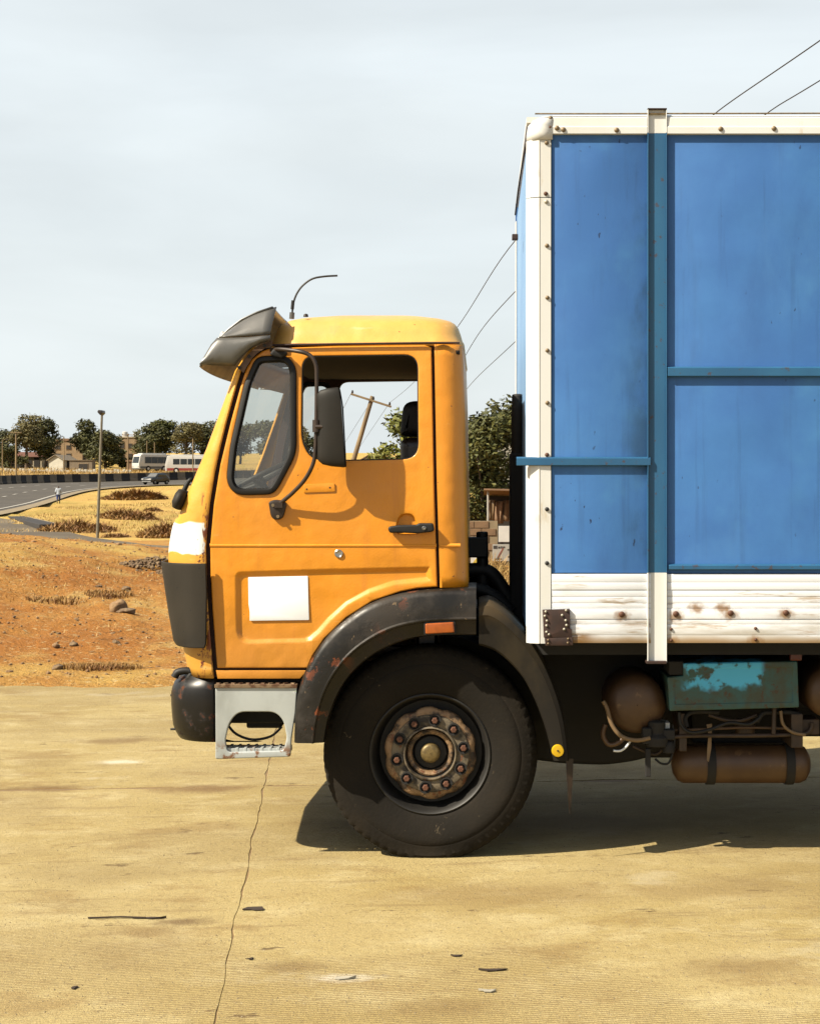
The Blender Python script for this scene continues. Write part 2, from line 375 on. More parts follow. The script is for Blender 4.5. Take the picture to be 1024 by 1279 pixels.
simple('rubber_black', (.010, .009, .008), .6, spec=.35)
simple('cab_dark', (.012, .010, .008), .85)
simple('headliner', (.020, .016, .012), .95)
simple('seat_vinyl', (.045, .028, .018), .35, var=.4, scale=14)
simple('door_gap', (.045, .010, .004), .8)
t = MT('step_grey', (.66, .71, .70), .4, .2, .5); t.mix(t.noise(4, 5, .6, (1, 1, .5), .4, .75), (.46, .49, .47)); t.mix(t.mul(t.noise(16, 5, .7, lo=.58, hi=.64), t.axisn(2, .93, .99, .05, 20)), (.20, .07, .02)); t.mix(t.mul(t.noise(14, 5, .7, lo=.5, hi=.6), t.axis(2, .62, .55)), (.28, .13, .06)); M['step_grey'] = t.done()
t = MT('tread_rust', (.30, .20, .11), .6, .3, .5); t.mix(t.noise(30, 5, .6, lo=.45, hi=.6), (.13, .055, .02)); M['tread_rust'] = t.done()
t = MT('visor_grey', (.145, .142, .13), .33, .0, .6); t.mix(t.noise(3, 4, .6), (.115, .11, .097)); t.setrough(t.noise(6, 4, .6), .42); M['visor_grey'] = t.done()
simple('visor_flange', (.20, .10, .045), .6, .1, .45, 20)
simple('arm_brown', (.055, .030, .016), .5, .2, .5, 22)
t = MT('mirror_black', (.014, .012, .008), .6, 0, .25); t.mix(t.noise(4, 4, .6), (.022, .018, .012)); M['mirror_black'] = t.done()
simple('mirror_glass', (.5, .5, .5), .05, 1.0, .05)
simple('sticker_white', (1.2, 1.25, 1.3), .5, var=.05, scale=3)
simple('chrome', (.75, .74, .70), .25, .9, .2, 40)
simple('rust_plate', (.060, .022, .012), .7, .1, .5, 18)
simple('rivet_tan', (.38, .27, .14), .55, .2, .5, 60)
simple('rivet_pale', (.66, .62, .50), .5, .2, .2, 60)
simple('rivet_rust', (.16, .055, .02), .7, .1, .4, 60)
simple('lamp_orange', (.55, .13, .02), .25, 0, .25, 18)
simple('lamp_red', (.14, .015, .01), .3, 0, .3, 18)
simple('lamp_clear', (.7, .7, .66), .15)
simple('reflector_yellow', (.85, .52, .01), .35, 0, .1)
simple('chassis_black', (.012, .010, .008), .8, 0, .4, 6)
t = MT('tank_brown', (.15, .078, .032), .5, .1, .5); t.mix(t.noise(5, 5, .6), (.11, .055, .024)); t.mix(t.noise(13, 5, .7, lo=.6, hi=.7), (.23, .13, .055)); M['tank_brown'] = t.done()
t = MT('turquoise_chipped', (.035, .14, .135), .5, 0, .5); t.mix(t.noise(9, 5, .65, lo=.4, hi=.62), (.06, .085, .055)); t.mix(t.noise(17, 6, .7, lo=.56, hi=.62), (.085, .045, .022))
f_ = t.mul(t.axisn(2, .85, .88, .10, 14), t.mul(t.axisn(0, 1.00, 1.06, .10, 9), t.axisn(0, 1.46, 1.40, .10, 9))); t.mix(t.mul(f_, t.noise(8, 4, .6, lo=.42, hi=.5, loc=(2, 2, 2))), (.11, .80, 1.35)); M['turquoise_chipped'] = t.done()
simple('pipe_brown', (.075, .040, .020), .6, .1, .5, 20)
simple('hose_tan', (.30, .19, .09), .65)
# glass
def glass(name, tint, refl=0.12, ior=.09):
    m, n, l, b = mat_new(name); n.remove(b)
    tr = n.new('ShaderNodeBsdfTransparent'); tr.inputs[0].default_value = (*tint, 1)
    gl = n.new('ShaderNodeBsdfGlossy'); gl.inputs['Roughness'].default_value = .03
    fr = n.new('ShaderNodeValue'); fr.outputs[0].default_value = ior
    df = n.new('ShaderNodeBsdfDiffuse'); df.inputs[0].default_value = (.35, .31, .24, 1)
    mx0 = n.new('ShaderNodeMixShader'); mx0.inputs[0].default_value = refl; l.new(tr.outputs[0], mx0.inputs[1]); l.new(df.outputs[0], mx0.inputs[2])
    mx = n.new('ShaderNodeMixShader'); l.new(fr.outputs[0], mx.inputs[0]); l.new(mx0.outputs[0], mx.inputs[1]); l.new(gl.outputs[0], mx.inputs[2])
    l.new(mx.outputs[0], n['Material Output'].inputs[0]); M[name] = m
glass('cab_glass', (.80, .82, .78), .06)
glass('wind_glass', (.90, .92, .90), .03, .06)
simple('far_glass', (.03, .035, .035), .15)

# ================================================================== THE TRUCK
TR = keep(tag(empty('truck', (-0.25, 1.15, 0)), 'yellow flat-fronted cargo truck with a tall blue and white box body', 'truck'))
CABW = 2.30
def side_y(z):
    return .055 * ((z - 1.6) / 1.1) ** 2 if z > 1.6 else .014 * ((1.6 - z) / .7) ** 2
def side_warp(co): return Vector((co.x, co.y + side_y(co.z), co.z))
ZS = [('z', z) for z in np.arange(1.0, 2.75, .11)] + [('x', x) for x in np.arange(-1.4, 0, .28)]
def flip(o, name=None):
    """the same part on the far side of the cab"""
    c = o.copy(); c.data = o.data.copy(); C.objects.link(c)
    for v in c.data.vertices: v.co.y = CABW - v.co.y
    c.data.flip_normals(); c.parent = o.parent; c.matrix_parent_inverse = o.matrix_parent_inverse.copy()
    if name: c.name = name
    return c

SEAM = [(437, 321), (446, 311), (460, 303), (480, 297), (525, 285), (580, 272), (630, 264), (680, 259.5), (720, 260), (760, 262), (800, 265), (850, 269)]
seam = lambda y: lerp_table(SEAM, y)

# ---- door
dfront = [(seam(y) + 3, y) for y in (835, 800, 760, 720, 680, 630, 580, 525, 480, 460, 448)]
door_out = dfront + [(326, 437), (336, 434), (420, 431), (530, 429.5), (538.5, 433), (540, 500), (542, 600), (546, 731), (546.5, 733)] + \
    [(520, 735), (500, 739), (465, 751), (432, 772), (405, 798), (390, 820), (384, 835)]
qw = rpoly([(319, 445, 10), (357, 443, 12), (368.5, 458, 10), (369.5, 566, 14), (346, 611, 12), (338, 617, 8), (294, 618, 14), (283, 602, 12), (288, 556, 8), (305, 478, 8)], 5)
mw = rpoly([(376.5, 444, 16), (521.5, 442, 18), (522.5, 573, 20), (390, 576, 22), (376.5, 552, 14)], 6)
rec = rpoly([(292, 713, 10), (400, 709.5), (538, 706.5, 3), (540.5, 727, 5), (492, 732), (462, 742), (435, 757), (414, 776), (400, 792), (386, 804, 6), (302, 806, 12), (293, 794, 10)], 5)
bow = rpoly([(494, 654, 5), (499, 641, 9), (516, 640.5, 9), (522, 654, 5), (524, 668, 6), (494, 668, 6)], 5)
mb = MB().plate(XZ(door_out), [XZ(qw), XZ(mw)], 0.0, .045, .007, [(XZ(rec), .030, .017), (XZ(bow), .010, .022)])
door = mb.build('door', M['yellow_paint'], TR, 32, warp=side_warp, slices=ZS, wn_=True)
door['label'] = 'yellow driver door with a blank white sticker'
# raised crease across the door and the cab's rear corner
def ridge(x0, x1, y, name, par):
    rows = [[P(x, y + dy, Yo) for x in np.linspace(x0, x1, 12)] for dy, Yo in ((-3.2, .004), (-1.2, -.004), (.4, -.004), (1.6, .004))]
    o = MB().loft(rows).build(name, M['yellow_paint'], par, 30); attach(o, TR) if par is None else None; return o
def sub(o, par):
    """make o a sub-part, keeping its place"""
    o.parent = par; o.matrix_parent_inverse = Matrix.Identity(4); return o
sub(ridge(262, 545, 682, 'crease', None), door)
def rubber(outline, name, w_=.022, yo=-.012):
    a = ccw(XZ(outline)); mb = MB()
    ls = [(offs(a, .004), .012), (offs(a, .002), yo * .6), (offs(a, -.004), yo), (offs(a, -w_ * .7), yo), (offs(a, -w_), .002), (offs(a, -w_), .03)]
    mb.loft([[Vector((p[0], y, p[1])) for p in l] for l, y in ls], close=True)
    return mb.build(name, M['rubber_black'], None, 50, warp=side_warp)
qr = sub(rubber(qw, 'window_rubber', .030), door)
g = MB(); gp = offs(ccw(XZ(qw)), -.026)
g.add([(p[0], .014, p[1]) for p in gp], [tuple(range(len(gp)))]); qg = sub(g.build('quarter_glass', M['cab_glass'], None, 0, warp=side_warp), door)
ms = sub(rubber(mw, 'window_seal', .003, .004), door)
# inner door skin
ins = MB().plate(XZ([(272, 625), (530, 590), (536, 725), (500, 735), (465, 751), (432, 772), (405, 798), (386, 830), (275, 830)]), [], .075, .02, .005)
ik = sub(ins.build('door_lining', M['cab_dark'], None, 30), door)
# white sticker, worn badge plate, lock, chip
sub(MB().plate(RP([(310, 721, 1), (384.5, 719.5, 1), (386, 774.5, 1), (312, 775.5, 1), (312, 764), (310.6, 755)], .016), [], .0135, .004, .001).build('sticker', M['sticker_white'], None, 30), door)['label'] = 'blank white rectangular sticker'
bd = sub(MB().plate(RP([(379, 605, 1.5), (418, 603.5, 1.5), (418.5, 614, 1.5), (379, 615.5, 1.5)]), [], -.0025, .01, .0012).build('badge_plate', M['yellow_paint'], None, 30), door)
for x, y in ((383, 611), (412, 609)):
    sub(MB().lathe([(0, .0005), (0, .0045)], P(x, y, -.0035), 8).build('screw_hole', M['nut_cup'], None, 0), door)
lk = MB(); c = P(423, 691.5)
lk.lathe([(0, .021), (-.006, .021), (-.009, .017), (-.006, .013), (-.006, .002)], c, 20, cap1=True); lk.box(-.012, .012, -.0075, -.005, -.002, .002, None, c)
sub(lk.build('door_lock', M['chrome'], None, 40), door)
# handle: a pressed bowl and a black pull with its round lock
hl = MB().plate(RP([(484, 658, 4), (498, 656, 3), (520, 655.4, 2), (523, 653.5, 2), (541, 653.5, 3), (542.5, 664, 4), (522, 666.5, 3), (500, 665.5, 3), (486, 666, 4)], -.04), [], -.043, .032, .009, nb=3)
hl.box(P(525, 0).x, P(540, 0).x, -.02, .01, P(0, 664).z, P(0, 656).z)
han = sub(hl.build('door_handle', M['rubber_black'], None, 40, wn_=True), door)
sub(MB().lathe([(.004, .0095), (-.004, .0095), (-.005, .007), (-.001, .0045), (-.001, .001)], P(529.5, 659.5, -.044), 14).build('handle_lock', M['chrome'], None, 40), door)

# ---- sill under the door, door gap backing
sl = MB().plate(XZ([(269, 838), (384, 838), (374, 848.5), (271, 848.5)]), [], .004, .05, .004).build('sill', M['yellow_paint'], TR, 32, warp=side_warp)
gp_ = [(seam(y) - 3, y) for y in (847, 800, 760, 720, 680, 630, 580, 525, 480, 460, 448)] + [(320, 434), (420, 428), (548, 425), (552, 500), (553, 600), (556, 733), (520, 737), (465, 753), (405, 800), (380, 840), (376, 847)]
gap = MB().plate(XZ(gp_), [XZ(rpoly([(p[0], p[1]) for p in qw])), XZ(mw)], .026, .02, .002).build('door_frame', M['door_gap'], TR, 30, warp=side_warp, slices=ZS[:16])

# ---- rear corner, rear wall
def rear_plan(y):
    x0 = lerp_table([(425, 542), (500, 543.5), (600, 545.5), (733, 549.5)], y); x1 = lerp_table([(425, 578), (500, 580.5), (600, 582), (733, 585)], y)
    X0 = P(x0, y).x; X1 = P(x1, y, .05).x; z = P(0, y).z; sy = side_y(z); out = []
    out.append(Vector((X0, .02 + sy, z)))
    for X in np.linspace(X0, X1 - .12, 4): out.append(Vector((X, sy, z)))
    for k in range(1, 8):
        a = math.pi / 2 * k / 8; out.append(Vector((X1 - .12 + .12 * math.sin(a), sy + .10 * (1 - math.cos(a)), z)))
    n = [Vector((X1, sy + .10, z))]
    left = out + n; right = [Vector((p.x, CABW - p.y, p.z)) for p in left][::-1]
    return left + right
rows = [rear_plan(y) for y in np.linspace(429, 734, 22)]
rear = MB().loft(rows).build('rear_panel', M['yellow_paint'], TR, 45, solid=.02)
sub(ridge(549, 575, 682, 'crease', None), rear)

# ---- front shell with windscreen opening
FRONT = [(425, 322), (446, 309), (462, 299), (500, 286), (560, 264), (600, 247), (640, 230), (660, 221), (680, 215), (700, 212.5), (760, 220), (810, 231), (848, 238)]
def front_plan(y):
    z = P(0, y).z; sy = side_y(z); xs = P(seam(y) - 2.5, y).x; xf = (lerp_table(FRONT, y) - 600) * (CD + .28) / FOC
    wd = max(.03, xs - xf); ry = lerp_table([(640, .10), (690, .24)], y); out = [Vector((xs, sy + .018, z)), Vector((xs, sy + .004, z))]
    for k in range(0, 11):
        a = math.pi / 2 * k / 10
        out.append(Vector((xs - .006 - (wd - .006) * math.sin(a) ** 1.05, sy + ry * (1 - math.cos(a)), z)))
    for Y in (.45, .7, .95, 1.15):
        t = (Y - .25) / .9; out.append(Vector((xf - .075 * math.sin(t * math.pi / 2), Y, z)))
    right = [Vector((p.x, CABW - p.y, p.z)) for p in out[:-1]][::-1]
    return out + right
ys_ = [430, 438, 446, 454, 462, 480, 500, 530, 560, 590, 620, 635, 648, 660, 672, 684, 696, 705, 720, 760, 800, 828, 833, 837, 848]
rows = [front_plan(y) for y in ys_]; nc = len(rows[0])
isw = lambda i, k: 4 <= i < 12 and 9 <= k < nc - 10
front = MB().loft(rows, skip=isw).build('front_panel', M['yellow_front_lit'], TR, 40, solid=.015)
front['label'] = 'yellow front corner with a ragged white paint patch and rust spots'
wr = [r[9:nc - 9] for r in rows[4:13]]
ws = sub(MB().loft([[p + Vector((.012, 0, 0)) for p in r] for r in wr]).build('windscreen', M['wind_glass'], None, 60), front)
# radiator grille and head lamps on the nose
gr = MB()
for k in range(6):
    y = 730 + k * 14; pl = front_plan(y)[13:-13]
    gr.loft([[p + Vector((-.02, 0, .015)) for p in pl], [p + Vector((-.035, 0, 0)) for p in pl], [p + Vector((-.02, 0, -.012)) for p in pl]])
sub(gr.build('grille', M['plastic_dark'], None, 30), front)

# ---- roof
def roof_loop(ins_, y, n=8):
    z = CZ - (y - 600) * (CD + ins_) / FOC
    x0 = P(334, 0).x + min(ins_, .4) * .55; x1 = P(578, 0).x - min(ins_, .35) * .55; y0 = .012 + side_y(P(0, 430).z) + ins_; y1 = CABW - y0; r = .16; pts = []
    for cx, cy, a0 in ((x0 + r, y0 + r, 180), (x1 - r, y0 + r, 270), (x1 - r, y1 - r, 0), (x0 + r, y1 - r, 90)):
        for k in range(n + 1):
            a = R(a0 + 90 * k / n); pts.append(Vector((cx + r * math.cos(a), cy + r * math.sin(a), z)))
    return pts
RI = lambda i: min(i, .42)
rl = [(.012, 431), (-.006, 430), (-.012, 427.5), (-.006, 424.5), (.006, 422.5), (.024, 414), (.045, 406), (.075, 400.5), (.12, 397), (.20, 394.5), (.40, 392.5)]
mb = MB(); lps = [roof_loop(i, y) for i, y in rl]; mb.loft(lps, close=True); n = len(lps[0]); b = len(mb.v) - n
mb.f.append(tuple(range(b, b + n))); mb.m.append(0)
roof = mb.build('roof', M['yellow_roof_lit'], TR, 50)
hd = MB(); hd.box(P(332, 0).x, P(574, 0).x, .07, CABW - .07, P(0, 441).z, P(0, 436).z)
sub(hd.build('headliner', M['headliner'], None, 0), roof)
for x, y in ((382, 395.5),):
    sub(MB().lathe([(0, .013), (.012, .011), (.016, .004)], P(x, y, .18), 10, 'Z', cap1=True).build('roof_bolt', M['arm_brown'], None, 40), roof)
gut = MB().tube([P(336, 431, .03), P(420, 429.5, .03), P(540, 428, .03), P(574, 428, .05)], .006, 6)
sub(gut.build('drip_rail', M['door_gap'], None, 40), roof)

# ---- sun visor above the windscreen
def visor_row(Yv):
    """profile of the visor at one place across the cab"""
    e = min(1.0, abs(Yv - CABW / 2) / (CABW / 2)); bul = .075 * (1 - e ** 2); dr = 0
    k = e ** 6
    prof = [(343, 381), (322, 387.5), (302, 396.5), (285, 408.5), (276, 417.5), (272, 420.5), (265.5, 428), (258, 440), (250, 455)]
    out = []
    for i, (x, y) in enumerate(prof):
        q = P(x, y, .12); yy = q.z; xx = q.x - bul * (.5 + .5 * i / 8) + k * .02 * min(1, i / 3)
        out.append(Vector((xx, Yv, yy - k * .015)))
    return out
Yvs = [.06] + list(np.linspace(.10, CABW - .10, 18)) + [CABW - .06]
rows = [visor_row(Yv) for Yv in Yvs]
vis = MB().loft(rows).build('sun_visor', M['visor_grey'], TR, 50, solid=.010)
vis['label'] = 'grey moulded sun visor over the windscreen'
# the visor's closed end, curving back to the pillar
def visor_end(far):
    sgn = (lambda Y: CABW - Y) if far else (lambda Y: Y); top = visor_row(.06)
    def face(tp, bt, amp, y0, y1, nm):
        rr = []
        for t in (0, .12, .35, .6, .85, 1):
            bo = -amp * math.sin(math.pi * (t * .8 + .1)) + amp * math.sin(math.pi * .1) * (1 if t in (0, 1) else 0)
            rr.append([Vector((P(a[0], a[1]).x * (1 - t) + P(b[0], b[1]).x * t, sgn(y0 * (1 - t) + y1 * t + bo), P(a[0], a[1]).z * (1 - t) + P(b[0], b[1]).z * t)) for a, b in zip(tp, bt)])
        return MB().loft(rr).build(nm, M['visor_grey'], None, 60, solid=.006)
    up = face([(343, 381), (330, 384.5), (316, 389.5), (302, 396.5), (290, 405), (281, 412.5), (275, 418.5)], [(338, 417.5), (327, 418.3), (316, 419), (305, 419.8), (294, 420.2), (283, 420.5), (274, 420.8)], .016, .07, -.012, 'visor_end')
    lo_ = face([(338, 418.5), (325, 419.5), (311, 421), (298, 421.5), (287, 421.8), (279, 421.8), (271.5, 421.8), (264, 430), (256.5, 443), (250, 455)], [(339, 425), (325, 429), (313, 436), (304, 445), (298, 452), (294, 457), (284, 457), (272, 456.5), (260, 456), (250.5, 455.5)], .022, -.012, -.012, 'visor_hood')
    return up, lo_
for fs_ in (False, True):
    for o in visor_end(fs_): sub(o, vis)
a_ = smoothpath([(339, 424, 0), (325, 429, 0), (313, 437, 0), (303, 449, 0), (297, 460, 0)], 5); b_ = smoothpath([(339, 431, 0), (328, 435, 0), (317, 443, 0), (309, 454, 0), (303, 465, 0)], 5)
fl = MB(); fl.loft([[P(p.x, p.y, yo) for p in l] for l, yo in ((a_, .01), (a_, -.022), (b_, -.022), (b_, .012))])
flo = sub(fl.build('visor_flange', M['visor_flange'], None, 30, warp=side_warp), vis)
for x, y in ((329, 428.5), (309.5, 442), (297.5, 456)):
    sub(MB().lathe([(.004, .009), (-.005, .009), (-.005, .001)], P(x + 1.5, y + 3.0, -.0), 8).build('flange_bolt', M['nut_cup'], None, 30), vis)
sub(MB().lathe([(0, .018), (.03, .017), (.048, .010), (.052, .002)], visor_row(.42)[4] + Vector((-.004, 0, -.008)), 12, 'Z').build('marker_lamp', M['lamp_clear'], None, 50), vis)

# ---- aerial
an = MB(); an.tube(smoothpath([P(364.5, 397, .3), P(365.5, 385, .3), P(367, 376, .3), P(371, 366, .3), P(378, 356.5, .3), P(390, 348, .3), P(405, 345, .3), P(421.5, 344, .3)], 5), .0055, 6)
ant = an.build('aerial', M['rubber_black'], TR, 50)
sub(MB().tube([P(364.3, 398, .3), P(364.9, 390, .3)], .013, 8).build('aerial_base', M['visor_grey'], None, 50), ant)
sub(MB().tube([P(365, 386, .3), P(366, 375, .3)], .009, 8).build('aerial_sleeve', M['rubber_black'], None, 50), ant)

# ---- mirrors on a bent arm
def arm_pts():
    return smoothpath([P(339, 437, .03), P(350, 436, -.04), P(372, 438.5, -.10), P(386, 443, -.11), P(393.5, 453, -.115), P(395.5, 470, -.115), P(395, 530, -.115), P(393.5, 565, -.115), P(390, 582, -.11), P(380, 600, -.09), P(365, 616, -.055), P(352, 627, -.025), P(347, 632, .0)], 5)
arm = MB().tube(arm_pts(), .0105, 8).build('mirror_arm', M['arm_brown'], TR, 60)
mb = MB().plate(RP([(335, 627, 3), (342, 624, 3), (355, 625, 3), (358, 630, 3), (353, 648, 5), (343, 650, 5), (338, 645, 4)], -.02), [], -.022, .03, .008); mb.box(-.02, .02, -.045, -.015, -.012, .014, None, P(349, 631))
sub(mb.build('mirror_bracket', M['arm_brown'], None, 35), arm)
for x, y in ((341, 631), (347, 645)): sub(MB().lathe([(.0, .008), (-.006, .008), (-.006, .001)], P(x, y, -.026), 8).build('bracket_bolt', M['rivet_tan'], None, 30), arm)
mb = MB().plate(RP([(336, 443, 4), (341, 435, 4), (352, 434.5, 4), (360, 441, 4), (352, 447, 3)], -.02), [], -.02, .03, .008)
sub(mb.build('top_bracket', M['rubber_black'], None, 35), arm)
# mirror head: a deep shell facing back
def mirror_head():
    n = 9; rows = []
    zt, zb = P(0, 483, -.2).z, P(0, 583, -.2).z; zc = (zt + zb) / 2; hh = (zt - zb) / 2
    xb = P(427.0, 0, -.2).x; dep = .128
    yc, hy = -.098, .060
    for f_, k in ((0, 1.0), (.06, 1.03), (.5, .97), (.8, .86), (.95, .66), (1.0, .35)):
        lp = []
        for i in range(44):
            a = 2 * math.pi * i / 44; c_, s_ = math.cos(a), math.sin(a); e = .32
            yy = math.copysign(abs(c_) ** e, c_); zz = math.copysign(abs(s_) ** e, s_)
            taper = 1 - .14 * max(0, -zz) * (1 - f_ * .3)
            lp.append(Vector((xb - .011 * zz - .022 * max(0, zz - .55) - dep * f_ * (1 - .10 * zz), yc + yy * hy * k * taper, zc + zz * hh * (1 - (1 - k) * .45))))
        rows.append(lp)
    mb = MB(); mb.loft(rows, close=True); b = len(mb.v) - 44; mb.f.append(tuple(range(b, b + 44))); mb.m.append(0)
    g = MB(); g.add([p + Vector((-.006, 0, 0)) for p in rows[0]], [tuple(range(44))])
    return mb.build('mirror', M['mirror_black'], TR, 60), g.build('mirror_glass', M['mirror_glass'], None, 0)
mir, mg = mirror_head(); sub(mg, mir)
cl_ = MB().tube([P(395, 532, -.13) + Vector((0, 0, .03)), P(395, 532, -.13) + Vector((0, 0, -.03))], .019, 10); cl_.tube([P(394, 533, -.14), P(403, 533, -.14)], .012, 8)
sub(cl_.build('mirror_clamp', M['arm_brown'], None, 40), arm)
# near-ground mirror hanging at the screen's lower corner
mb = MB(); mb.tube(smoothpath([P(243, 602, .12), P(238, 599, .10), P(233, 606, .10), P(228, 618, .10)], 4), [.010] * 4 + [.011] * 4 + [.013] * 4 + [.02], 8)
dz = MB(); cc = P(226, 624, .10)
dz.lathe([(-.05, .01), (-.045, .030), (-.02, .042), (.02, .040), (.045, .030), (.05, .01)], (0, 0, 0), 14, 'Z', cap0=True, cap1=True)
rt = Matrix.Rotation(R(20), 3, 'Y'); dz.v = [tuple(rt @ Vector((p[0] * .9, p[1] * 2.2, p[2] * 1.05)) + cc) for p in dz.v]
kb = mb.build('kerb_mirror', M['rubber_black'], TR, 50); sub(dz.build('mirror_shell', M['plastic_dark'], None, 50), kb)

# ---- dark wind deflector on the front corner
def defl_row(y):
    xl = lerp_table([(703, 197.5), (710, 198), (760, 205), (805, 213), (810, 217)], y); xr = lerp_table([(703, 256.5), (740, 257.5), (806, 256.5), (810, 254)], y)
    out = []; a = P(xr, y, -.045); l = P(xl, y, .14); z = a.z
    out.append(Vector((a.x + .004, -.028, z))); out.append(Vector((a.x, -.042, z)))
    for k in range(1, 9):
        u = math.pi / 2 * k / 8; out.append(Vector((a.x + (l.x - a.x) * math.sin(u) ** .9, -.045 + .30 * (1 - math.cos(u)), z)))
    for Y in (.34, .45): out.append(Vector((l.x - .01 * (Y - .25), Y, z)))
    return out
dfo = MB().loft([defl_row(y) for y in (704, 707, 715, 740, 770, 795, 804, 808, 810)]).build('wind_deflector', M['plastic_dark'], TR, 50, solid=.012, bevel=.004)
fd = flip(dfo)
for q in fd.modifiers:
    if q.type == 'SOLIDIFY': q.offset = -1

# ---- bumper
def bump_row(y):
    z = P(0, y).z; bul = lerp_table([(848, -.03), (856, -.004), (866, .006), (890, .008), (912, .002), (924, -.012), (930, -.03)], y)
    xl = lerp_table([(846, 220), (858, 217), (870, 215.5), (928, 217)], y); a = P(269, y, .02); l = P(xl, y, .22); out = [Vector((a.x + .01, .06 - bul, z)), Vector((a.x, .035 - bul, z))]
    for k in range(0, 10):
        u = math.pi / 2 * k / 9; out.append(Vector((a.x - .02 + (l.x + .02 - a.x - bul) * math.sin(u), .02 - bul + .22 * (1 - math.cos(u)), z)))
    for Y in (.4, .7, 1.15): out.append(Vector((l.x - bul - .05 * (Y - .24), Y, z)))
    return out + [Vector((p.x, CABW - p.y, p.z)) for p in out[:-1]][::-1]
bp = MB(); rws = [bump_row(y) for y in (847, 851, 856, 862, 870, 885, 900, 912, 920, 926, 929)]; bp.loft(rws)
for r_ in (rws[0], rws[-1]):
    n = len(r_); bp.loft([r_, [Vector((max(p.x, P(262, 0).x) if False else p.x + .22, p.y, p.z)) for p in r_]])
bum = bp.build('bumper', M['black_metal'], TR, 45)
bum['label'] = 'black steel bumper with chipped rusty patches'
mb = MB().tube(smoothpath([P(218, 846, .12), P(222, 840, .12), P(232, 838, .12), P(240, 840, .12), P(236, 848, .12), P(233, 856, .14)], 4), .019, 8)
mb.bar(P(236, 843, .14), P(262, 856, .2), .03, .03)
sub(mb.build('tow_bracket', M['rubber_black'], None, 50), bum)
for y in (868.5, 911): sub(MB().tube([P(213, y, .2), P(220, y, .2)], .006, 6).build('bumper_bolt', M['nut_cup'], None, 40), bum)
# ---- boarding step
so = [(268.5, 859, 3), (371, 856, 2), (369, 890), (364, 922, 2), (362.5, 946, 3), (268.5, 949, 3), (269, 924)]
sh = rpoly([(284, 940, 5), (281, 925, 4), (286, 903, 8), (297, 889.5, 9), (343, 889.5, 9), (354, 900, 8), (358, 922, 4), (354, 938, 5)], 5)
st = MB().plate(RP(so), [XZ(sh)], .005, .018, .006, [])
stp = st.build('boarding_step', M['step_grey'], TR, 35, wn_=True)
stp['label'] = 'pale grey boarding step with an open lower tread'
tr_ = MB()
for i in range(3):
    y0 = .02 + i * .055; tr_.box(P(270, 0).x, P(361, 0).x, y0, y0 + .016, P(0, 943).z, P(0, 936).z)
for i in range(9):
    x = P(273 + i * 10.3, 0).x; tr_.box(x, x + .014, .018, .15, P(0, 942).z, P(0, 935).z)
sub(tr_.build('step_tread', M['step_grey'], None, 0, bevel=.002), stp)
tt = MB(); tt.box(P(268, 0).x, P(371, 0).x, -.004, .16, P(0, 859.5).z, P(0, 855).z)
for i in range(11):
    for j in range(3): tt.box(-.012, .012, -.006, .006, 0, .010, Matrix.Rotation(R(35 if (i + j) % 2 else -35), 3, 'Z'), P(273 + i * 9.3, 855.5, .015 + j * .045))
sub(tt.build('upper_tread', M['tread_rust'], None, 0, bevel=.002), stp)
bk = MB().box(P(272, 0).x, P(366, 0).x, .20, .5, P(0, 911).z, P(0, 850).z); bk.box(P(300, 0).x, P(345, 0).x, .22, .45, P(0, 918).z, P(0, 885).z); bk.box(P(262, 0).x, P(380, 0).x, .10, 2.2, P(0, 858).z, P(0, 848).z)
sub(bk.build('step_backing', M['chassis_black'], None, 0, bevel=.01), stp)
sub(MB().tube(smoothpath([P(284, 905, .12), P(295, 917, .12), P(315, 924, .12), P(338, 920, .12), P(352, 908, .12)], 5), .007, 6).build('step_hose', M['rubber_black'], None, 50), stp)

# ---- wheel arch
fo = resample([P(p.x, p.y) for p in smoothpath([(368, 927, 0), (369, 895, 0), (374, 860, 0), (386, 830, 0), (405, 800, 0), (432, 774, 0), (465, 753, 0), (505, 741, 0), (550, 736, 0), (594.5, 735, 0)], 5)], 48)
fi = resample([P(p.x, p.y) for p in smoothpath([(405, 927, 0), (410, 900, 0), (420, 872, 0), (434, 848, 0), (455, 826, 0), (480, 810, 0), (508, 799, 0), (540, 794, 0), (570, 793, 0), (594.5, 793, 0)], 5)], 48)
def band(o_, i_, secs):
    return [[o_[k].lerp(i_[k], t) + Vector((0, yo, 0)) for k in range(len(o_))] for t, yo in secs]
fen = MB().loft(band(fo, fi, [(-.02, .42), (-.02, .02), (.0, -.012), (.05, -.030), (.14, -.040), (.5, -.044), (.60, -.046), (.635, -.056), (.665, -.054), (.69, -.040), (.8, -.030), (.97, -.020), (1.0, -.008), (1.0, .10)])).build('wheel_arch', M['fender_black'], TR, 35)
fen['label'] = 'black wheel arch with flaking rust'
mb = MB(); e0 = band([fo[-1]], [fi[-1]], [(0, .4), (0, .0), (.05, -.030), (.5, -.044), (.7, -.04), (1, -.01), (1, .4)])
mb.add([r_[0] + Vector((.001, 0, 0)) for r_ in e0], [tuple(range(7))]); sub(mb.build('arch_end', M['fender_black'], None, 0), fen)
lo = MB().plate(RP([(531, 779, 2), (566.5, 777, 2), (568, 790, 2), (531.5, 792, 2)], -.05), [], -.062, .03, .006, nb=2); lmp = sub(lo.build('side_marker', M['lamp_orange'], None, 35, wn_=True), fen)
mb = MB().plate(RP([(529, 777, 2), (568.5, 775, 2), (570, 792.5, 2), (529.5, 794, 2)], -.05), [], -.050, .02, .003); sub(mb.build('marker_base', M['rubber_black'], None, 30), fen)
ro = resample([P(p.x, p.y) for p in smoothpath([(598, 753, 0), (612, 751, 0), (630, 762, 0), (648, 779, 0), (664, 799, 0), (682, 830, 0), (697, 868, 0), (706, 905, 0), (711, 950, 0)], 5)], 40)
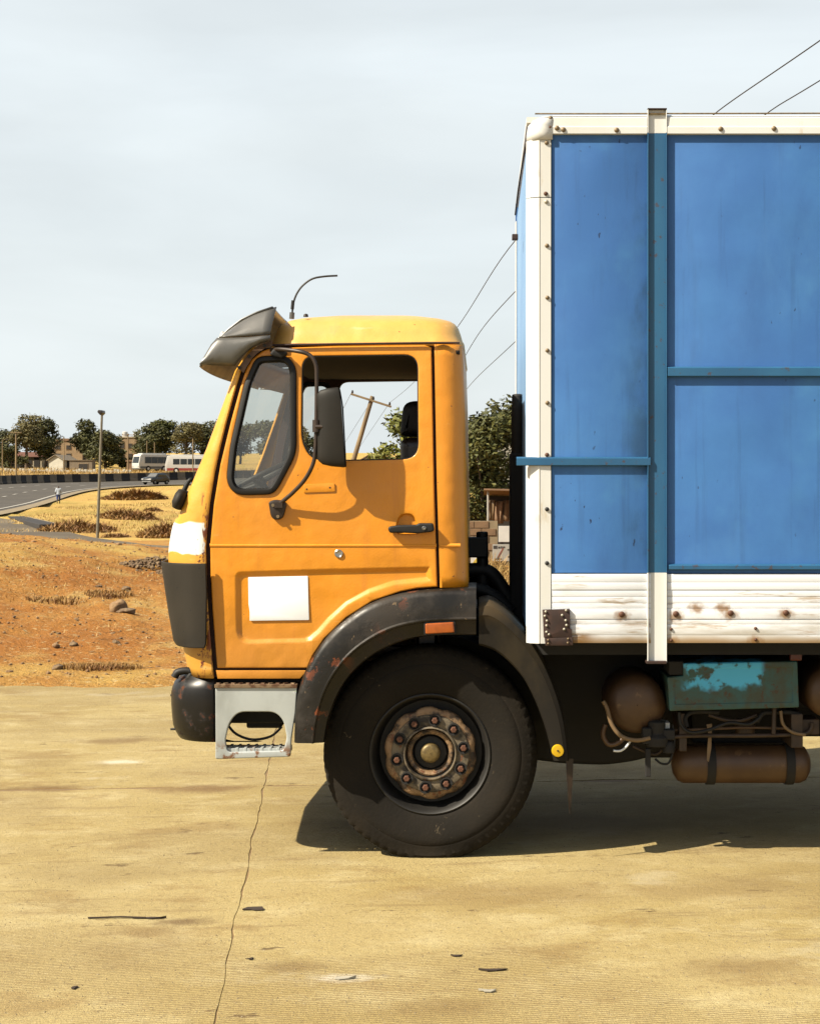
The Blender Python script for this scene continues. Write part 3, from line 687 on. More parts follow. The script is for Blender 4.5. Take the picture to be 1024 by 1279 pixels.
ri = resample([P(p.x, p.y) for p in smoothpath([(598, 806, 0), (606, 808, 0), (620, 814, 0), (636, 827, 0), (654, 848, 0), (668, 875, 0), (679, 904, 0), (685, 925, 0), (691, 950, 0)], 5)], 40)
mud = MB().loft(band(ro, ri, [(0, .42), (0, .03), (.03, .0), (.10, -.018), (.30, -.026), (.33, -.022), (.6, -.020), (.95, -.012), (1.0, .0), (1.0, .12)])).build('mudguard', M['fender_dusty'], TR, 35)
mud['label'] = 'dusty black rear mudguard with a yellow reflector'
mb = MB(); e0 = band([ro[0]], [ri[0]], [(0, .4), (0, .0), (.10, -.018), (.6, -.02), (1, 0), (1, .4)]); mb.add([r_[0] for r_ in e0], [tuple(range(6))]); sub(mb.build('guard_end', M['fender_dusty'], None, 0), mud)
sub(MB().lathe([(.01, .031), (-.004, .031), (-.010, .028), (-.012, .006)], P(696.5, 938, -.03), 24, cap1=True).build('reflector', M['reflector_yellow'], None, 40), mud)
sub(MB().lathe([(.0, .0045), (-.004, .0045)], P(696.5, 938, -.042), 8, cap1=True).build('reflector_screw', M['nut_cup'], None, 0), mud)
sub(MB().loft([[P(x, y, .03 + Yo) for x, y in ((706.5, 948), (707.5, 965), (709.5, 990), (711.5, 1016))] for Yo in (0,)] + [[P(x, y, .03 + Yo) for x, y in ((716, 948), (715.5, 965), (714, 990), (712.5, 1016))] for Yo in (0.004,)]).build('mudflap_strap', M['arm_brown'], None, 0, solid=.006), mud)
ln = MB(); wc = P(537, 943.5, .1); arc = [Vector((math.cos(a) * .615, 0, math.sin(a) * .615)) for a in np.linspace(R(168), R(12), 40)]
ln.loft([[Vector((wc.x, Y, wc.z)) + q for q in arc] for Y in (.06, .5, .5001)]); ln.loft([[Vector((wc.x, .5, wc.z)) + q for q in arc], [Vector((wc.x, .52, wc.z)) + q * .2 for q in arc]])
sub(ln.build('arch_liner', M['cab_dark'], None, 40), fen)
flip(fen); flip(mud)

# ---- wheels
WZ = wc.z; RT = .547
def make_wheel(center, sgn=1):
    c = Vector((center[0], 0, WZ)); Y0 = center[1]; ty = MB(); NS = 264
    prof = [(.062, .300), (.036, .304), (.028, .312), (.022, .330), (.012, .360), (.004, .400), (.000, .430), (.003, .456), (.007, .462), (.007, .474), (.012, .486), (.016, .512), (.026, .528), (.036, .538), (.046, .543), (.10, RT), (.145, RT), (.19, RT), (.244, .543), (.254, .538), (.264, .528), (.29, .43), (.262, .304)]
    def rf(j, k, r):
        if j in (12, 13, 19, 20): return r - .0065 * (1 if k % 4 == 0 else 0)
        if j in (14, 18): return r - .003 * (1 if k % 4 == 0 else 0)
        return r
    ty.lathe([(Y0 + a * sgn, r) for a, r in prof], c, NS, 'Y', rf)
    ty.v = [(p[0], p[1] - (sgn * .012 * max(0, .05 - p[2]) / .05 if abs(p[1] - Y0) < .06 else 0), max(p[2], .002)) for p in ty.v]
    tyre = ty.build('wheel', M['tyre_rubber'], TR, 30)
    rm = MB(); rm.lathe([(Y0 + sgn * a, r) for a, r in [(.050, .306), (.026, .308), (.022, .302), (.026, .296), (.060, .286), (.11, .276), (.15, .262), (.155, .21), (.10, .200)]], c, 96)
    sub(rm.build('rim', M['rim_black'], None, 40), tyre)
    hb_ = MB(); n = 200
    sc = lambda k: .238 - .011 * (0.5 - 0.5 * math.cos(10 * 2 * math.pi * k / n + 2.4)) ** 2
    hb_.lathe([(Y0 + sgn * a, r) for a, r in [(.13, .222), (.085, .236), (.072, .236), (.062, .228), (.056, .205), (.056, .196)]], c, n, 'Y', lambda j, k, r: r * (sc(k) / .238 if j in (1, 2, 3, 0) else 1))
    sub(hb_.build('hub_ring', M['hub_rust'], None, 40), tyre)
    hd_ = MB(); hd_.lathe([(Y0 + sgn * a, r) for a, r in [(.060, .200), (.050, .196), (.048, .190), (.048, .148), (.050, .140), (.040, .137), (.036, .130), (.044, .126), (.10, .122)]], c, 96)
    sub(hd_.build('hub_flange', M['hub_dark'], None, 40), tyre)
    hh = MB(); hh.lathe([(Y0 + sgn * a, r) for a, r in [(.06, .124), (.11, .118), (.115, .09), (.10, .080), (.095, .05), (.095, .01)]], c, 48); sub(hh.build('hub_recess', M['nut_cup'], None, 40), tyre)
    cres = MB(); cres.lathe([(Y0 + sgn * a, r) for a, r in [(.10, .125), (.070, .118), (.066, .110), (.070, .096), (.11, .092)]], c, 60)
    sub(cres.build('hub_collar', M['hub_rust'], None, 40), tyre)
    cp = MB(); cp.lathe([(Y0 + sgn * a, r) for a, r in [(.10, .05), (.060, .049), (.050, .046), (.045, .036), (.043, .02), (.042, .002)]], c, 32); sub(cp.build('hub_cap', M['brass_cap'], None, 50), tyre)
    for i in range(10):
        a = 2 * math.pi * (i + .28) / 10; q = c + Vector((math.cos(a) * .172, 0, math.sin(a) * .172))
        cu = MB(); cu.lathe([(Y0 + sgn * x, r) for x, r in [(.060, .032), (.036, .032), (.036, .026), (.047, .022), (.047, .002)]], q, 16)
        cup = sub(cu.build('nut_seat', M['nut_cup'], None, 40), tyre)
        nu = MB(); nu.lathe([(Y0 + sgn * x, r) for x, r in [(.050, .0165), (.026, .0165), (.023, .013), (.023, .002)]], q, 6); sub(nu.build('lug_nut', M['nut_rust'], None, 30), tyre)
    return tyre
w1 = make_wheel((wc.x, .10)); w1['label'] = 'worn black front tyre with a rusty ten-bolt hub'
make_wheel((wc.x, CABW - .10), -1)
# rear axle beyond the frame's edge
def dup_wheel(src, off):
    a = src.copy(); C.objects.link(a); a.location = off
    for ch in list(src.children):
        b = ch.copy(); C.objects.link(b); b.parent = a
    return a
dup_wheel(w1, (4.25, -.14, 0)); dup_wheel(w1, (4.25, .2, 0)); dup_wheel(w1, (4.25, CABW - .52, 0)); dup_wheel(w1, (4.25, CABW - .18, 0))

# ---- inside the cab
def seat(Yc, name='seat'):
    x = P(520, 0, Yc).x; zt = P(0, 548, Yc).z
    mb = MB().plate([(p[0], p[1]) for p in rpoly([(x - .08, zt, .05), (x + .10, zt + .005, .05), (x + .16, .95, .03), (x - .02, .95, .03)], 5)], [], Yc - .24, .48, .05, nb=4)
    o = mb.build('seat', M['seat_vinyl'], TR, 50, wn_=True)
    mb = MB().plate([(p[0], p[1]) for p in rpoly([(x - .40, 1.12, .05), (x + .06, 1.08, .03), (x + .06, .95, .03), (x - .40, .97, .04)], 5)], [], Yc - .24, .48, .05, nb=3); sub(mb.build('seat_cushion', M['seat_vinyl'], None, 50), o)
    zh0, zh1 = P(0, 545, Yc).z, P(0, 503, Yc).z
    mb = MB().plate([(p[0], p[1]) for p in rpoly([(x - .085, zh0, .03), (x - .065, zh1, .05), (x + .05, zh1 + .01, .05), (x + .07, zh0, .03)], 5)], [], Yc - .13, .26, .04, nb=4); sub(mb.build('headrest', M['rubber_black'], None, 50, wn_=True), o)
    return o
seat(.62); seat(1.72)
mb = MB(); mb.box(P(240, 0).x, P(368, 0).x, .1, CABW - .1, .98, 1.02); mb.box(P(366, 0).x, P(575, 0).x, .1, CABW - .1, 1.20, 1.24); mb.box(P(574, 0).x, P(578, 0).x, .12, CABW - .12, 1.24, 1.92)
mb.build('cab_floor', M['cab_dark'], TR, 0)
dsh = MB().plate(XZ(rpoly([(236, 640, 4), (262, 612, 6), (300, 622, 8), (315, 645, 6), (308, 700, 4), (240, 700)], 5)), [], .10, CABW - .2, .02).build('dashboard', M['cab_dark'], TR, 40)
# steering wheel
swc = Vector((P(322, 0, .6).x, .6, P(0, 598, .6).z)); ax = Vector((-.45, 0, .9)).normalized(); q = ax.to_track_quat('Z', 'Y').to_matrix()
mb = MB().tube([swc + q @ Vector((.22 * math.cos(a), .22 * math.sin(a), 0)) for a in np.linspace(0, 2 * math.pi, 33)], .014, 8)
for a in (0, 2.1, 4.2): mb.tube([swc + q @ Vector((.22 * math.cos(a), .22 * math.sin(a), 0)), swc - ax * .03], .011, 6)
mb.tube([swc, swc - ax * .5], .03, 8); mb.build('steering_wheel', M['rubber_black'], TR, 50)
for o, kids in ((door, (qr, qg, ms, ik)),):
    fdoor = flip(o); fdoor['label'] = 'far yellow cab door seen through the windows'
    for k in kids: kk = flip(k); kk.parent = fdoor
fgap = flip(gap)
flip(sl)

# ---- engine, frame, tanks and pipes under the body
fr = MB()
for Y in (.72, 1.50): fr.box(P(262, 0).x, 6.2, Y, Y + .08, .78, 1.03)
for x in (-1.2, .9, 2.4, 4.0, 5.6): fr.box(x, x + .1, .74, 1.56, .80, .99)
frame = fr.build('chassis_frame', M['chassis_black'], TR, 0, bevel=.008); frame['label'] = 'black chassis frame rails'
en = MB().plate(XZ(rpoly([(560, 800, 4), (858, 806, 4), (858, 905, 8), (838, 925, 20), (800, 944, 30), (752, 950, 12), (700, 948, 8), (560, 930, 12)], 5), .8), [], .62, .95, .03, nb=3)
en.box(-1.25, -.1, .78, 1.5, .62, 1.25); en.box(.2, 6.3, .02, 2.28, 1.04, 1.10)
eng = sub(en.build('gearbox', M['chassis_black'], None, 40), frame)
ax_ = MB().tube([(wc.x, .3, WZ - .05), (wc.x, 2.0, WZ - .05)], .06, 10); ax_.tube([(wc.x + 4.25, .2, WZ), (wc.x + 4.25, 2.1, WZ)], .09, 10); ax_.lathe([(-.2, .08), (-.12, .2), (.12, .2), (.2, .08)], (wc.x + 4.25, 1.15, WZ), 20)
sub(ax_.build('axle', M['chassis_black'], None, 50), frame)
sub(MB().tube([(.6, 1.15, .72), (wc.x + 4.1, 1.15, .56)], .05, 10).build('drive_shaft', M['chassis_black'], None, 50), frame)
c = P(795.5, 880.5, .2); r0 = 37.0 * 8.7 / FOC
at = MB().lathe([(-.02, .003), (-.017, r0 * .35), (-.005, r0 * .68), (.018, r0 * .90), (.045, r0), (.75, r0), (.80, r0 * .7), (.82, .01)], c, 40).build('air_tank', M['tank_brown'], TR, 50); at['label'] = 'round dark brown domed air tank'
bxp = MB().plate(RP([(833, 846, 1), (853, 844, 1), (853, 828.5, 1), (996, 826, 2), (998, 884, 2), (836, 888.5, 2)], .12), [], .12, .42, .006, [(RP([(842, 850), (860, 850), (860, 835), (990, 833), (991, 878), (842, 881)], .12), .006, .004)])
bb = bxp.build('battery_box', M['turquoise_chipped'], TR, 30, wn_=True); bb['label'] = 'chipped turquoise metal battery box'
sub(MB().box(*[f(P(835, 0, .14).x, P(853, 0, .14).x)for f in (min, max)], .13, .4, P(0, 843, .14).z, P(0, 826, .14).z).build('box_bracket', M['chassis_black'], None, 0, bevel=.004), bb)
tk = MB(); ty0, ty1 = P(0, 930, .4).z, P(0, 978, .4).z; tr0 = (ty0 - ty1) / 2; tcz = (ty0 + ty1) / 2; xa, xb = P(838, 0, .4).x, P(1012, 0, .4).x
tk.lathe([(xa, .004), (xa + .008, tr0 * .5), (xa + .03, tr0 * .86), (xa + .06, tr0), (xb - .06, tr0), (xb - .03, tr0 * .86), (xb - .008, tr0 * .5), (xb, .004)], (0, .4, tcz), 40, 'X')
tank = tk.build('air_reservoir', M['tank_brown'], TR, 50); tank['label'] = 'rusty horizontal air reservoir cylinder'
for x in (886, 984):
    s0 = P(x, 0, .4).x; sub(MB().lathe([(s0 - .022, tr0 + .001), (s0 - .022, tr0 + .008), (s0 + .022, tr0 + .008), (s0 + .022, tr0 + .001)], (0, .4, tcz), 32, 'X').build('tank_strap', M['chassis_black'], None, 40), tank)
sub(MB().box(xa + .12, xb - .12, .5, .62, P(0, 930, .4).z - .01, .80).build('tank_hanger', M['chassis_black'], None, 0, bevel=.01), tank)
sub(MB().loft([[P(x, y, .24) for x, y in ((882, 905), (884.5, 918), (883, 935), (882.5, 950))], [P(x, y, .24) for x, y in ((889, 904), (888.5, 918), (888, 935), (885, 952))]]).build('hanger_strap', M['hose_tan'], None, 0, solid=.006), tank)
def pipe(name, pts, r, mat, Y): return MB().tube(smoothpath([P(x, y, Y) for x, y in pts], 5), r, 8).build(name, M[mat], TR, 60)
pipe('brake_pipe', [(837, 921), (870, 919), (940, 919), (1000, 917), (1012, 912), (1014, 903)], .011, 'pipe_brown', .2)
pipe('brake_pipe', [(858, 908), (856, 897), (864, 890), (880, 889), (898, 890)], .012, 'chassis_black', .2)
pipe('brake_pipe', [(945, 902), (952, 892), (962, 890), (985, 890), (1000, 893)], .012, 'chassis_black', .2)
pipe('hanger_rod', [(966, 917), (966.5, 900), (967, 884)], .012, 'pipe_brown', .18)
pipe('air_hose', [(753, 876), (758, 885), (764, 905), (776, 920), (795, 925), (812, 922)], .011, 'hose_tan', .16)
pipe('air_hose', [(756, 905), (753, 918), (760, 930), (772, 928), (780, 920)], .013, 'tank_brown', .22)
pipe('air_hose', [(766, 938), (775, 938), (783, 932), (788, 924)], .006, 'sticker_white', .22)
pipe('air_hose', [(790, 932), (806, 939), (820, 942), (832, 930)], .008, 'pipe_brown', .24)
pipe('air_hose', [(840, 905), (842, 930), (836, 952), (826, 954), (818, 948)], .006, 'rubber_black', .2)
pipe('air_hose', [(848, 890), (850, 905), (862, 915), (885, 912), (910, 903), (935, 905), (950, 896)], .009, 'rubber_black', .16)
pipe('air_hose', [(885, 893), (905, 899), (925, 900), (945, 893)], .010, 'pipe_brown', .22)
pipe('brake_pipe', [(838, 912), (880, 911), (930, 909), (985, 910)], .007, 'tank_brown', .24)
pipe('brake_pipe', [(975, 888), (978, 905), (990, 915), (1006, 918)], .008, 'hose_tan', .17)
bk2 = MB().box(-.02, .02, .2, .5, P(0, 935, .3).z, P(0, 888, .3).z, None, (P(850, 0, .3).x, 0, 0)); bk2.build('tank_bracket', M['pipe_brown'], TR, 30, bevel=.004); bk2 = MB(); bk2.box(-.03, .03, .18, .5, P(0, 930, .3).z, P(0, 888, .3).z, None, (P(990, 0, .3).x, 0, 0)); bk2.box(-.06, .06, .22, .4, P(0, 915, .3).z, P(0, 896, .3).z, None, (P(1005, 0, .3).x, 0, 0)); bk2.build('tank_bracket', M['pipe_brown'], TR, 30, bevel=.004); bk2 = MB(); bk2.lathe([(-.05, .05), (.0, .055), (.03, .04)], P(930, 905, .3), 14, 'Z', cap0=True, cap1=True)
bk2.build('drain_valve', M['pipe_brown'], TR, 30)
vb = MB(); p0 = P(820, 916, .2)
vb.lathe([(-.07, .02), (-.065, .055), (-.02, .06), (.0, .04), (.03, .045), (.06, .045), (.065, .02)], p0, 16, 'Z', cap0=True, cap1=True); vb.box(-.075, -.03, -.04, .05, -.05, .03, None, p0); vb.box(.03, .09, -.03, .05, -.03, .02, None, p0); vb.lathe([(-.04, .03), (.0, .034), (.02, .02)], p0 + Vector((.06, 0, -.06)), 12, 'Z', cap0=True, cap1=True)
valve = vb.build('brake_valve', M['chassis_black'], TR, 40, bevel=.004)
sub(MB().box(-.013, .013, -.02, .02, P(0, 970, .2).z, P(0, 935, .2).z, None, (P(809, 0, .2).x, .2, 0)).build('drain_bar', M['chassis_black'], None, 0, bevel=.003), valve)
sub(MB().box(P(818, 0, .24).x, P(836, 0, .24).x, .22, .34, P(0, 911, .2).z, P(0, 904, .2).z).build('valve_plate', M['white_frame'], None, 0, bevel=.003), valve)
c = P(1040, 866, .15); r0 = .135
ft = MB().lathe([(-.03, .003), (-.025, r0 * .4), (-.008, r0 * .75), (.02, r0 * .95), (.05, r0), (.6, r0)], c, 36).build('air_tank', M['tank_brown'], TR, 50)
sub(MB().box(-.03, .03, -.01, .03, -.03, .03, None, P(994, 818, .05)).build('side_lamp', M['lamp_red'], None, 0, bevel=.008), frame)

ff = MB().plate([(p[0], p[1]) for p in rpoly([(.75, .95, .06), (2.3, .95, .06), (2.3, .37, .08), (.75, .37, .08)], 4)], [], 1.72, .55, .03, nb=3).build('added_dark_tank', M['chassis_black'], TR, 40)  # unseen tank, added so the space beneath the body looks dark
sub(MB().box(.86, 1.7, .70, 1.55, .41, .80).build('added_dark_block', M['chassis_black'], None, 0, bevel=.02), frame)  # block added to cover bright ground, standing in for shade under the body
# ---- things between cab and body
sn = MB(); sn.tube([P(646, 492, .9), P(646.5, 520, .9), P(646.5, 575, .9)], [.03, .036, .036], 12); sn.box(P(636.5, 0, .9).x, P(657, 0, .9).x, .86, 1.06, P(0, 810, .9).z, P(0, 566, .9).z)
snk = sn.build('air_intake', M['chassis_black'], TR, 50, bevel=.01); snk['label'] = 'black vertical air intake between cab and body'
hs = MB().tube(smoothpath([P(582, 713, .9), P(600, 712, .9), P(614, 717, .9), P(626, 733, .9), P(636, 752, .9), P(642, 775, .9), P(644, 800, .9)], 6), .040, 12); hs.tube([P(602, 664, .9), P(602.5, 700, .9), P(603, 760, .9)], .034, 10); hs.box(P(583, 0, .9).x, P(609, 0, .9).x, .84, 1.0, P(0, 696, .9).z, P(0, 671, .9).z)
hs.tube(smoothpath([P(588, 735, .8), P(604, 738, .8), P(622, 748, .8), P(640, 765, .8)], 4), .035, 10); hs.box(P(590, 0, .8).x, P(640, 0, .8).x, .7, 1.4, P(0, 800, .8).z, P(0, 758, .8).z)
hso = hs.build('intake_hose', M['rubber_black'], TR, 55, bevel=.008)

# ================================================================== CARGO BODY
YB = -.20; YF = 2.50; XE = 6.4
def B(x, y): return P(x, y, YB)
xl, zb, zt = B(658, 0).x, B(0, 805).z, B(0, 142.5).z
core = MB().box(xl + .03, XE, YB + .035, YF - .035, zb + .012, zt - .06)
box = core.build('cargo_box', M['blue_panel'], TR, 0); box['label'] = 'tall blue box body framed in white aluminium with blue steel ribs'
def panel(x0, x1, y0, y1):
    return sub(MB().plate(RP([(x0, y0, 1), (x1, y0, 1), (x1, y1, 1), (x0, y1, 1)], YB), [], YB + .014, .02, .002).build('side_panel', M['blue_panel'], None, 30), box)
panel(689, 820, 167, 716); panel(821, 1225, 167, 716); panel(1226, 1630, 167, 716); panel(1631, 2230, 167, 716)
# front wall sheets
for Y0 in (.0, .78, 1.56):
    sub(MB().box(xl + .004, xl + .02, Y0 - .05, Y0 + .70, zb + .06, zt - .12).build('front_sheet', M['blue_front_lit'], None, 0, bevel=.002), box)
# corner posts (chamfered extrusions)
def post(px0, px1, y0, y1, far=False, name='corner_post'):
    X0, X1 = B(px0, 0).x, B(px1, 0).x; pl = [(X0 + .003, YB + .10), (X0, YB + .05), (X0 + .02, YB + .015), (X0 + .062, YB - .001), (X0 + .066, YB + .002), (X1, YB + .004), (X1, YB + .03)]
    f = (lambda Y: YF + YB - Y) if far else (lambda Y: Y)
    return sub(MB().loft([[Vector((x, f(y), B(0, yy).z)) for x, y in pl] for yy in (y0, y1)]).build(name, M['white_frame'], None, 0, solid=.004), box)
pa = post(657.5, 688, 174, 245.5); pb_ = post(657.5, 688, 246.5, 804); post(657.5, 688, 174, 804, True)
# top rails and moulded corner
def rail(x0, x1):
    X0, X1 = B(x0, 0).x, B(x1, 0).x
    pr = [(YB + .10, zt + .004), (YB + .03, zt + .003), (YB + .006, zt - .008), (YB, zt - .016), (YB - .003, B(0, 157).z), (YB - .007, B(0, 158.5).z), (YB - .007, B(0, 166.5).z), (YB + .02, B(0, 167.5).z)]
    return sub(MB().loft([[Vector((X, y, z)) for y, z in pr] for X in (X0, X1)]).build('top_rail', M['white_frame'], None, 0, solid=.003), box)
rail(690.5, 808); rail(832, 1222); rail(1226, 2230)
cn = MB(); X0, X1 = B(658.5, 0).x, B(690, 0).x
ring_ = []
for k, (dz_, ins_) in enumerate(((B(0, 174).z, 0), (B(0, 164).z, -.001), (B(0, 155).z, .005), (B(0, 148).z, .022), (B(0, 143.5).z, .05), (zt + .003, .085))):
    ring_.append([Vector((X1, YB - .004 + max(0, ins_ - .03), dz_)), Vector((X0 + .06 + ins_ * .6, YB - .004 + max(0, ins_ - .03), dz_)), Vector((X0 + .025 + ins_, YB + .008 + ins_ * .5, dz_)), Vector((X0 + ins_, YB + .05 + ins_ * .5, dz_)), Vector((X0 + ins_, YB + .14, dz_))])
cn.loft(ring_); sub(cn.build('corner_cap', M['white_frame'], None, 40, solid=.004), box)
sub(MB().tube([B(668, 141.6), B(760, 141.6), B(1024, 141), (XE, YB, zt + .004)], .004, 5).build('roof_seam', M['rivet_tan'], None, 40), box)
sub(MB().box(xl, XE, YB + .05, YF - .05, zt - .03, zt - .002).build('roof_sheet', M['white_frame'], None, 0), box)
sub(MB().box(xl, XE, YF - .03, YF, zb, zt).build('far_wall', M['blue_panel'], None, 0), box)
# slats along the bottom
sy_ = [717.0, 727.4, 737.0, 745.6, 753.6, 760.2, 773.5, 780.0, 793.5, 803.5]
for (a, b) in zip(sy_, sy_[1:]):
    for (x0, x1) in ((689, 813), (833, 1225), (1226, 2230)):
        d_ = .003 if (b - a) < 9.0 else .0
        mb = MB().plate([(B(x0, 0).x, B(0, b - .12).z), (B(x1, 0).x, B(0, b - .12).z), (B(x1, 0).x, B(0, a + .12).z), (B(x0, 0).x, B(0, a + .12).z)], [], YB + .004 + d_, .024, .0016)
        sub(mb.build('slat', M['white_slat'], None, 30), box)
# ribs of folded channel
def chan_v(px0, px1, y0, y1, mats, yjs, dep=.012):
    X0, X1 = B(px0, 0).x, B(px1, 0).x; Yb = YB + .013; th = .004; lev = [y0] + yjs + [y1]
    for (a, b), mt in zip(zip(lev, lev[1:]), mats):
        z1, z0 = B(0, a).z, B(0, b).z
        mb = MB(); mb.box(X0, X0 + th, Yb - dep - .010, Yb, z0, z1); mb.box(X1 - th, X1, Yb - dep - .010, Yb, z0, z1); mb.box(X0 + th, X1 - th, Yb - .005, Yb - .001, z0, z1)
        sub(mb.build('rib', M[mt], None, 0, bevel=.0012), box)
for dx in (0, 410, 820, 1230):
    chan_v(808.5 + dx, 832.5 + dx, 136.5, 828, ('white_frame', 'blue_steel', 'white_frame'), [165.5, 715.5])
    sub(MB().box(B(808.5 + dx, 0).x, B(832.5 + dx, 0).x, YB - .012, YB + .02, B(0, 136.4).z, B(0, 135).z).build('rib_cap', M['rust_plate'], None, 0, bevel=.001), box)
    sub(MB().box(B(807 + dx, 0).x, B(832 + dx, 0).x, YB - .02, YB + .05, B(0, 829).z, B(0, 825.5).z).build('rib_foot', M['rust_plate'], None, 0, bevel=.002), box)
def chan_h(px0, px1, y0, y1, lip=True):
    X0, X1 = B(px0, 0).x, B(px1, 0).x; z1, z0 = B(0, y0).z, B(0, y1).z; Yb = YB + .012
    mb = MB(); pr = [(Yb, z1), (Yb - .018, z1 - .004), (Yb - .022, z1 - .008), (Yb - .022, z0 + .003), (Yb - .019, z0), (Yb, z0)]
    mb.loft([[Vector((X, y, z)) for y, z in pr] for X in (X0, X1)]); n = 6
    mb.f += [tuple(range(n)), tuple(range(n, 2 * n))]; mb.m += [0, 0]
    return sub(mb.build('cross_rib', M['blue_steel'], None, 20), box)
chan_h(645, 812, 570.5, 581.5); chan_h(833.5, 1218, 457.5, 470); chan_h(835, 1218, 704.5, 711.5); chan_h(1244, 1628, 457.5, 470); chan_h(1244, 1628, 704.5, 711.5)
# rust-brown repair plate with its rivets
rp = MB().plate(RP([(677.5, 761.5, 1), (711.5, 760.5, 1), (712, 785, 1), (714, 786), (714, 796.5, 1), (679, 796.5, 1)], YB), [], YB - .012, .014, .002); rpo = sub(rp.build('repair_plate', M['rust_plate'], None, 30), box)
rpo['label'] = 'brown riveted repair plate at the lower front corner'
sub(MB().plate(RP([(680, 797, 1), (715, 796, 1), (715.5, 806, 1), (681, 806.5, 1)], YB), [], YB - .015, .016, .002).build('repair_plate', M['rust_plate'], None, 30), box)
def rivet(x, y, r=.0085, mat='rivet_tan', Yo=0.0):
    key = (r, mat)
    if key not in RV:
        mb = MB().lathe([(.003, r), (-.002, r), (-.006, r * .8), (-.0085, r * .35), (-.009, .0005)], (0, 0, 0), 12); o = mb.build('rivet', M[mat], None, 60); RV[key] = o
    else:
        o = RV[key].copy(); C.objects.link(o)
    o.location = P(x, y, YB + Yo) + Vector((0, 0, 0)); o.location.y = YB + Yo; sub(o, box); return o
RV = {}
for x, y in ((681.5, 764), (680.5, 769.5), (683, 775.5), (682.5, 781.5), (682.5, 789.5), (685.5, 792.5), (707, 762.5), (702, 768.5), (706.5, 775), (707.5, 781), (704.5, 786)): rivet(x, y, .0065, 'rivet_pale', -.012)
for x, y in ((684.5, 799.5), (684.5, 804), (709.5, 798), (709, 803)): rivet(x, y, .0055, 'rivet_tan', -.015)
for x, y in ((695.5, 159.5), (703.5, 161.5), (770, 162), (900, 160.5), (966.5, 160), (1033, 160), (1100, 160), (1166, 160)): rivet(x, y, .0125, 'rivet_tan', -.007)
for x, y, m_ in ((687, 158.5, 'rivet_rust'), (687.5, 147, 'rivet_tan'), (682.5, 178, 'rivet_tan'), (681.5, 241.5, 'rivet_rust'), (682, 251.5, 'rivet_pale'), (683, 306.5, 'rivet_tan'), (683.5, 371.5, 'rivet_tan'), (683.5, 437.5, 'rivet_tan'), (683.5, 503, 'rivet_tan'), (683, 568, 'rivet_rust'), (683, 636, 'nut_cup'), (683, 703.5, 'nut_cup')): rivet(x, y, .0105, m_, .003)
for x, y in ((776.5, 767.5), (844, 767), (912.5, 766), (981.5, 765.5), (1050, 766), (1118, 766)): rivet(x, y, .0145, 'rivet_rust', .003)
for x, y in ((838, 786), (838, 800), (943.5, 785), (943.5, 799), (1049, 785), (1049, 799)): rivet(x, y, .008, 'rivet_rust', .003)
sub(MB().tube(smoothpath([P(658, 175, .0), P(653, 200, .2), P(647.5, 235, .4), P(643.5, 268, .55)], 5), .005, 5).build('loose_cable', M['arm_brown'], None, 50), box)
sub(MB().box(-.02, .012, -.03, .03, -.014, .014, None, P(644, 296, .6)).build('cable_clip', M['rust_plate'], None, 0, bevel=.003), box)

# ================================================================== GROUND
PROF = [(0, 0), (16, 0), (26, .02), (40, -.2), (65, -1.0), (90, -1.18), (112, -1.0), (131, -.62), (157, -.30), (180, .58), (205, 1.2), (230, 1.55), (262, 2.6), (300, 4.0), (420, 7.5), (700, 13), (1500, 24), (5000, 40)]
def sstep(a, b, x):
    t = min(1, max(0, (x - a) / (b - a))); return t * t * (3 - 2 * t)
def fbm(x, y, sc, oc=4, seed=0):
    return noise.fractal(Vector((x * sc, y * sc, seed * 7.3)), 1.0, 2.0, oc)
def tz(X, Y, bumps=True):
    d = Y + CD
    z = lerp_table(PROF, d)
    # smooth the profile's corners a little
    z = .5 * z + .25 * lerp_table(PROF, d * .965) + .25 * lerp_table(PROF, d * 1.035)
    if d < 14.5: return -.06
    zc = lerp_table([(-40, 1.0), (-10, .95), (-7.9, .74), (-5.3, .30), (-2.8, .05), (-.5, 0)], X)
    bank = zc * sstep(15.6, 27.5, d) ** .9 * (1 - sstep(29, 58, d))
    e = sstep(15.2, 16.4, d + .55 * fbm(X, Y, .5, 4, 2) + .35 * fbm(X, Y, 2.3, 3, 6))
    base = -.05 * (1 - e) + .035 * e
    if bumps:
        near = sstep(16, 20, d) * (1 - sstep(48, 66, d)); mid = sstep(90, 110, d) * (1 - sstep(150, 172, d))
        base += near * (.07 * fbm(X, Y, .22, 3, 1) + .045 * fbm(X, Y, .9, 4, 3) + .035 * fbm(X, Y, 3.1, 3, 5)) + .03 * sstep(16.5, 19, d) * near
        base += mid * (.22 * fbm(X, Y, .08, 3, 4) + .10 * fbm(X, Y, .5, 3, 8))
        base += sstep(250, 320, d) * .5 * fbm(X, Y, .02, 3, 9)
    return z + base + bank

